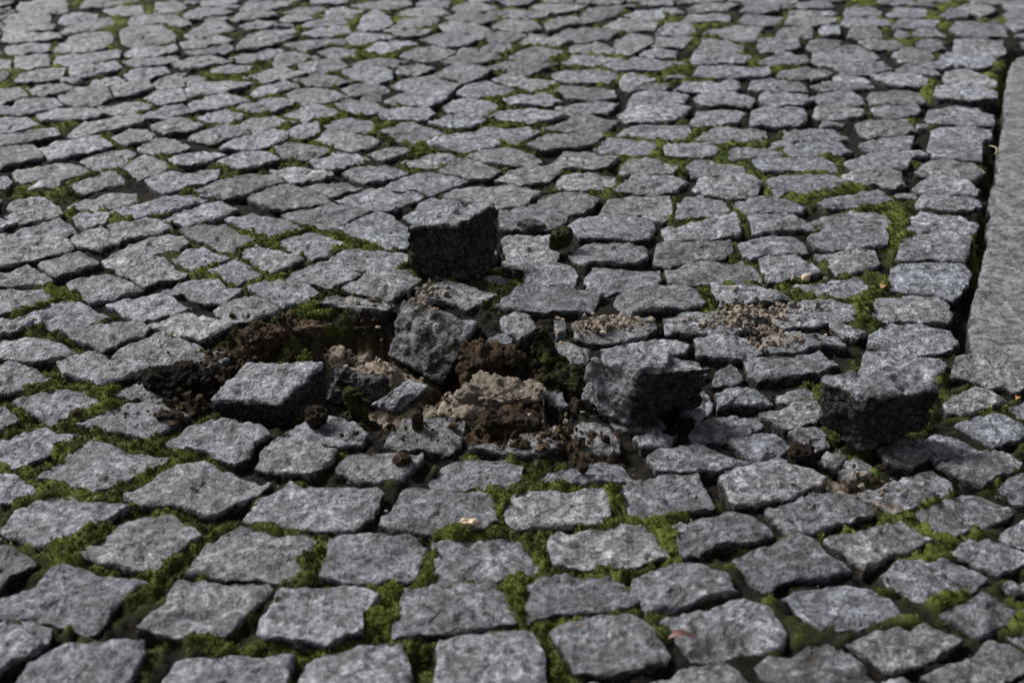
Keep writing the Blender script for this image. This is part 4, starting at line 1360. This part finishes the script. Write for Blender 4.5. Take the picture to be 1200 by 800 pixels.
clod('soil_clod', 372, 490, .010, .020, .018, .018, M_BROWN, 'round dark clod sitting on a front stone left of the mossy one', 'soil clod', 26, amp=.003, tone=.4, n=20, fine=.002)
clod('soil_clod', 489, 493, .010, .008, .007, .018, M_BROWN, 'thin upright crumb of soil on the front middle stone', 'soil clod', 27, rnd=.5, amp=.002, tone=.6, n=14, fine=.001)
clod('soil_clod', 656, 281, .010, .022, .018, .024, M_BROWN, 'small brown mossy clod standing on the paving behind the hole', 'soil clod', 28, rnd=.5, amp=.004, moss=.25, tone=.35, n=20, fine=.002)
clod('soil_clod', 214, 450, .001, .060, .034, .024, M_BROWN, 'black crumbly clod lying on the paving left of the tilted stone', 'soil clod', 29, rnd=.5, amp=.007, tone=.2, fine=.003)
clod('soil_clod', 200, 490, .004, .020, .014, .011, M_BROWN, 'brown clod on the stone left of the tilted stone', 'soil clod', 30, amp=.003, tone=.5, n=20, fine=.002)
clod('soil_clod', 345, 387, .016, .056, .018, .010, M_BROWN, 'long flat flake of soil on top of the rear left heap', 'soil clod', 32, rot=14, rnd=.3, amp=.003, tone=1.5, fine=.0015)
clod('soil_clod', 300, 402, .008, .034, .024, .022, M_BROWN, 'brown lump of soil on the left half of the rear left heap', 'soil clod', 31, rnd=.5, amp=.006, tone=.8, fine=.003)
clod('soil_clod', 560, 484, -.010, .036, .020, .014, M_SAND, 'small pale sandy lump at the front of the hole', 'soil clod', 35, rnd=.4, amp=.004, n=20, fine=.002)
clod('pebble', 617, 490, .010, .013, .011, .015, M_PEB, 'orange-brown pebble on the front right rim of the hole', 'pebble', 36, amp=.0012, fine=.0006, n=12)
clod('pebble', 944, 325, .004, .010, .008, .009, M_PEB, 'small pale pebble in the joint right of the sandy crumbs', 'pebble', 37, amp=.0008, fine=.0004, n=10)
clod('soil_clod', 472, 540, .004, .013, .010, .010, M_BROWN, 'small brown crumb lying on the second stone in front of the hole', 'soil clod', 38, amp=.002, tone=.8, n=14, fine=.0015)
clod('soil_clod', 684, 547, .004, .009, .008, .007, M_BROWN, 'tiny dark crumb on the narrow stone in front of the right block', 'soil clod', 39, amp=.0015, tone=.5, n=12, fine=.001)
clod('soil_clod', 938, 535, .004, .022, .018, .018, M_BROWN, 'dark clod in the joint left of the far right block', 'soil clod', 40, rnd=.5, amp=.004, tone=.3, n=20, fine=.002)
clod('pebble', 550, 612, .003, .016, .008, .006, M_PEB, 'flat pale pebble lying in a joint of the lower middle paving', 'pebble', 41, amp=.001, fine=.0005, n=12)

# ------------------------------------------------------------------ crumbs of sand and soil strewn about
ICO = None


def crumbs(name, spots, mat, label, n, smin, smax, seed, z0=.002):
    r = np.random.RandomState(seed)
    t = (1 + 5 ** .5) / 2
    iv = np.array([(-1, t, 0), (1, t, 0), (-1, -t, 0), (1, -t, 0), (0, -1, t), (0, 1, t), (0, -1, -t), (0, 1, -t), (t, 0, -1), (t, 0, 1), (-t, 0, -1), (-t, 0, 1)]) / 1.9
    it = np.array([(0, 11, 5), (0, 5, 1), (0, 1, 7), (0, 7, 10), (0, 10, 11), (1, 5, 9), (5, 11, 4), (11, 10, 2), (10, 7, 6), (7, 1, 8), (3, 9, 4), (3, 4, 2), (3, 2, 6),
                   (3, 6, 8), (3, 8, 9), (4, 9, 5), (2, 4, 11), (6, 2, 10), (8, 6, 7), (9, 8, 1)])
    wsum = sum(s[4] for s in spots)
    Vs, Fs, Ts = [], [], []
    b = 0
    for px, py, rx, ry, wt in spots:
        for _ in range(int(n * wt / wsum)):
            q = r.normal(0, .55, 2)
            p = pix(px + rx * q[0], py + ry * q[1])
            size = smin + (smax - smin) * r.rand() ** 5
            inhole = pip(p[None, :2], HOLE)[0]
            zz = z0
            if inhole:
                k = min(np.searchsorted(ys, p[1]), ny - 1) * nx + min(np.searchsorted(xs, p[0]), nx - 1)
                zz = bz[k]
            else:
                k = int(np.clip((p[1] - Y0) / CELL, 0, NY - 1)), int(np.clip((p[0] - X0) / CELL, 0, NX - 1))
                if not occf[k]:
                    kk = min(np.searchsorted(ys, p[1]), ny - 1) * nx + min(np.searchsorted(xs, p[0]), nx - 1)
                    zz = bz[kk]
            v = (iv * (1 + r.uniform(-.5, .4, (12, 1)))) @ np.linalg.qr(r.normal(0, 1, (3, 3)))[0] * size * .5 * r.uniform(.55, 1.4, 3)
            v = v + np.array([p[0], p[1], zz + size * .25])
            Vs.append(v); Fs.append(it + b); Ts.append(np.full(12, r.uniform(.55, 1.3)))
            b += 12
    return tag(obj(name, mesh(name, np.vstack(Vs), np.vstack(Fs), mat, dict(tone=np.concatenate(Ts), moss=0.0), flat=True)), label, 'crumbs', kind='stuff')


crumbs('sand_crumbs', [(880, 368, 34, 13, 5), (860, 380, 50, 10, 3), (915, 402, 40, 8, 2), (722, 380, 40, 7, 3), (690, 385, 20, 8, 1), (500, 344, 18, 7, 1.5), (440, 400, 40, 26, 2),
                       (530, 450, 40, 26, 3), (600, 470, 50, 20, 3), (1000, 570, 60, 14, .35), (640, 480, 40, 20, 1), (930, 340, 40, 30, .4), (670, 390, 40, 20, .5)],
       M_SAND, 'pale sand crumbs scattered on the paving round the hole', 4600, .0008, .0085, 1)
crumbs('soil_crumbs', [(325, 398, 50, 16, 4), (270, 425, 50, 16, 2.5), (225, 460, 40, 20, 2), (180, 490, 60, 14, .6), (590, 510, 60, 20, 1), (650, 505, 40, 26, 1.2), (650, 530, 30, 14, .7), (440, 475, 50, 16, 1.5),
                       (640, 440, 30, 30, 1.5), (690, 520, 40, 16, .8), (160, 450, 80, 40, .3), (480, 500, 90, 20, .7), (385, 400, 40, 26, 1), (1030, 560, 60, 20, .2), (440, 365, 60, 8, 1)],
       M_BROWN, 'dark brown soil crumbs thrown out round the hole', 2800, .0008, .010, 2)


crumbs('grit', [(600, 300, 700, 300, 3), (600, 600, 700, 250, 3), (640, 450, 300, 120, 2)], M_SAND, 'fine pale grit strewn thinly over the whole paving', 1500, .0009, .0036, 3)


# ------------------------------------------------------------------ leaves and straw
def leaf(px, py, z, ln, wd, rot, mat, label):
    a = np.linspace(0, 1, 9)
    w = wd * np.sin(np.pi * a ** .8) * .5
    up = .0025 * np.sin(a * 5)
    V = []
    for i in range(9):
        for k in (-1, 0, 1):
            V.append((a[i] * ln - ln / 2, k * w[i], up[i] + abs(k) * .0022 * math.sin(3 * a[i])))
    V = np.array(V)
    V2 = V - np.array([0, 0, .0006])
    cs, sn = math.cos(R(rot)), math.sin(R(rot))
    A = np.vstack([V, V2])
    A = np.column_stack([A[:, 0] * cs - A[:, 1] * sn, A[:, 0] * sn + A[:, 1] * cs, A[:, 2]])
    F = []
    for i in range(8):
        for k in range(2):
            q = [i * 3 + k, i * 3 + k + 1, (i + 1) * 3 + k + 1, (i + 1) * 3 + k]
            F.append(q[::-1]); F.append([x + 27 for x in q])
    o = obj('fallen_leaf', mesh('fallen_leaf', A, np.array(F), mat), None, pix(px, py, z))
    return tag(o, label, 'leaf')


leaf(800, 745, .005, .022, .007, 12, M_LEAF, 'small reddish leaf lying on a stone in the lower foreground')
leaf(1036, 336, .0, .012, .010, 40, M_ORANGE, 'small orange leaf in the mossy joint beside the border course')
leaf(1193, 467, .006, .008, .006, 40, M_ORANGE, 'tiny yellow leaf on the paving at the right edge')


def straw(px, py, z, ln, rot, label):
    a = np.linspace(-.5, .5, 7)
    cx = a * ln
    cy = .12 * ln * (a * 2) ** 2
    cz = .002 + .004 * np.cos(a * 3)
    V, F = [], []
    for i in range(7):
        for k in range(5):
            t = k / 5 * 2 * math.pi
            V.append((cx[i], cy[i] + .0008 * math.cos(t), cz[i] + .0008 * math.sin(t)))
    for i in range(6):
        for k in range(5):
            F.append((i * 5 + k, i * 5 + (k + 1) % 5, (i + 1) * 5 + (k + 1) % 5, (i + 1) * 5 + k))
    A = np.array(V)
    cs, sn = math.cos(R(rot)), math.sin(R(rot))
    A = np.column_stack([A[:, 0] * cs - A[:, 1] * sn, A[:, 0] * sn + A[:, 1] * cs, A[:, 2]])
    return tag(obj('straw', mesh('straw', A, np.array(F), M_STRAW), None, pix(px, py, z)), label, 'straw')


straw(106, 118, .004, .035, -70, 'short pale straw lying on the far left paving')
straw(1167, 178, -.004, .05, 80, 'pale straw in the dark joint beside the kerb')

print('script seconds', time.time() - T0)
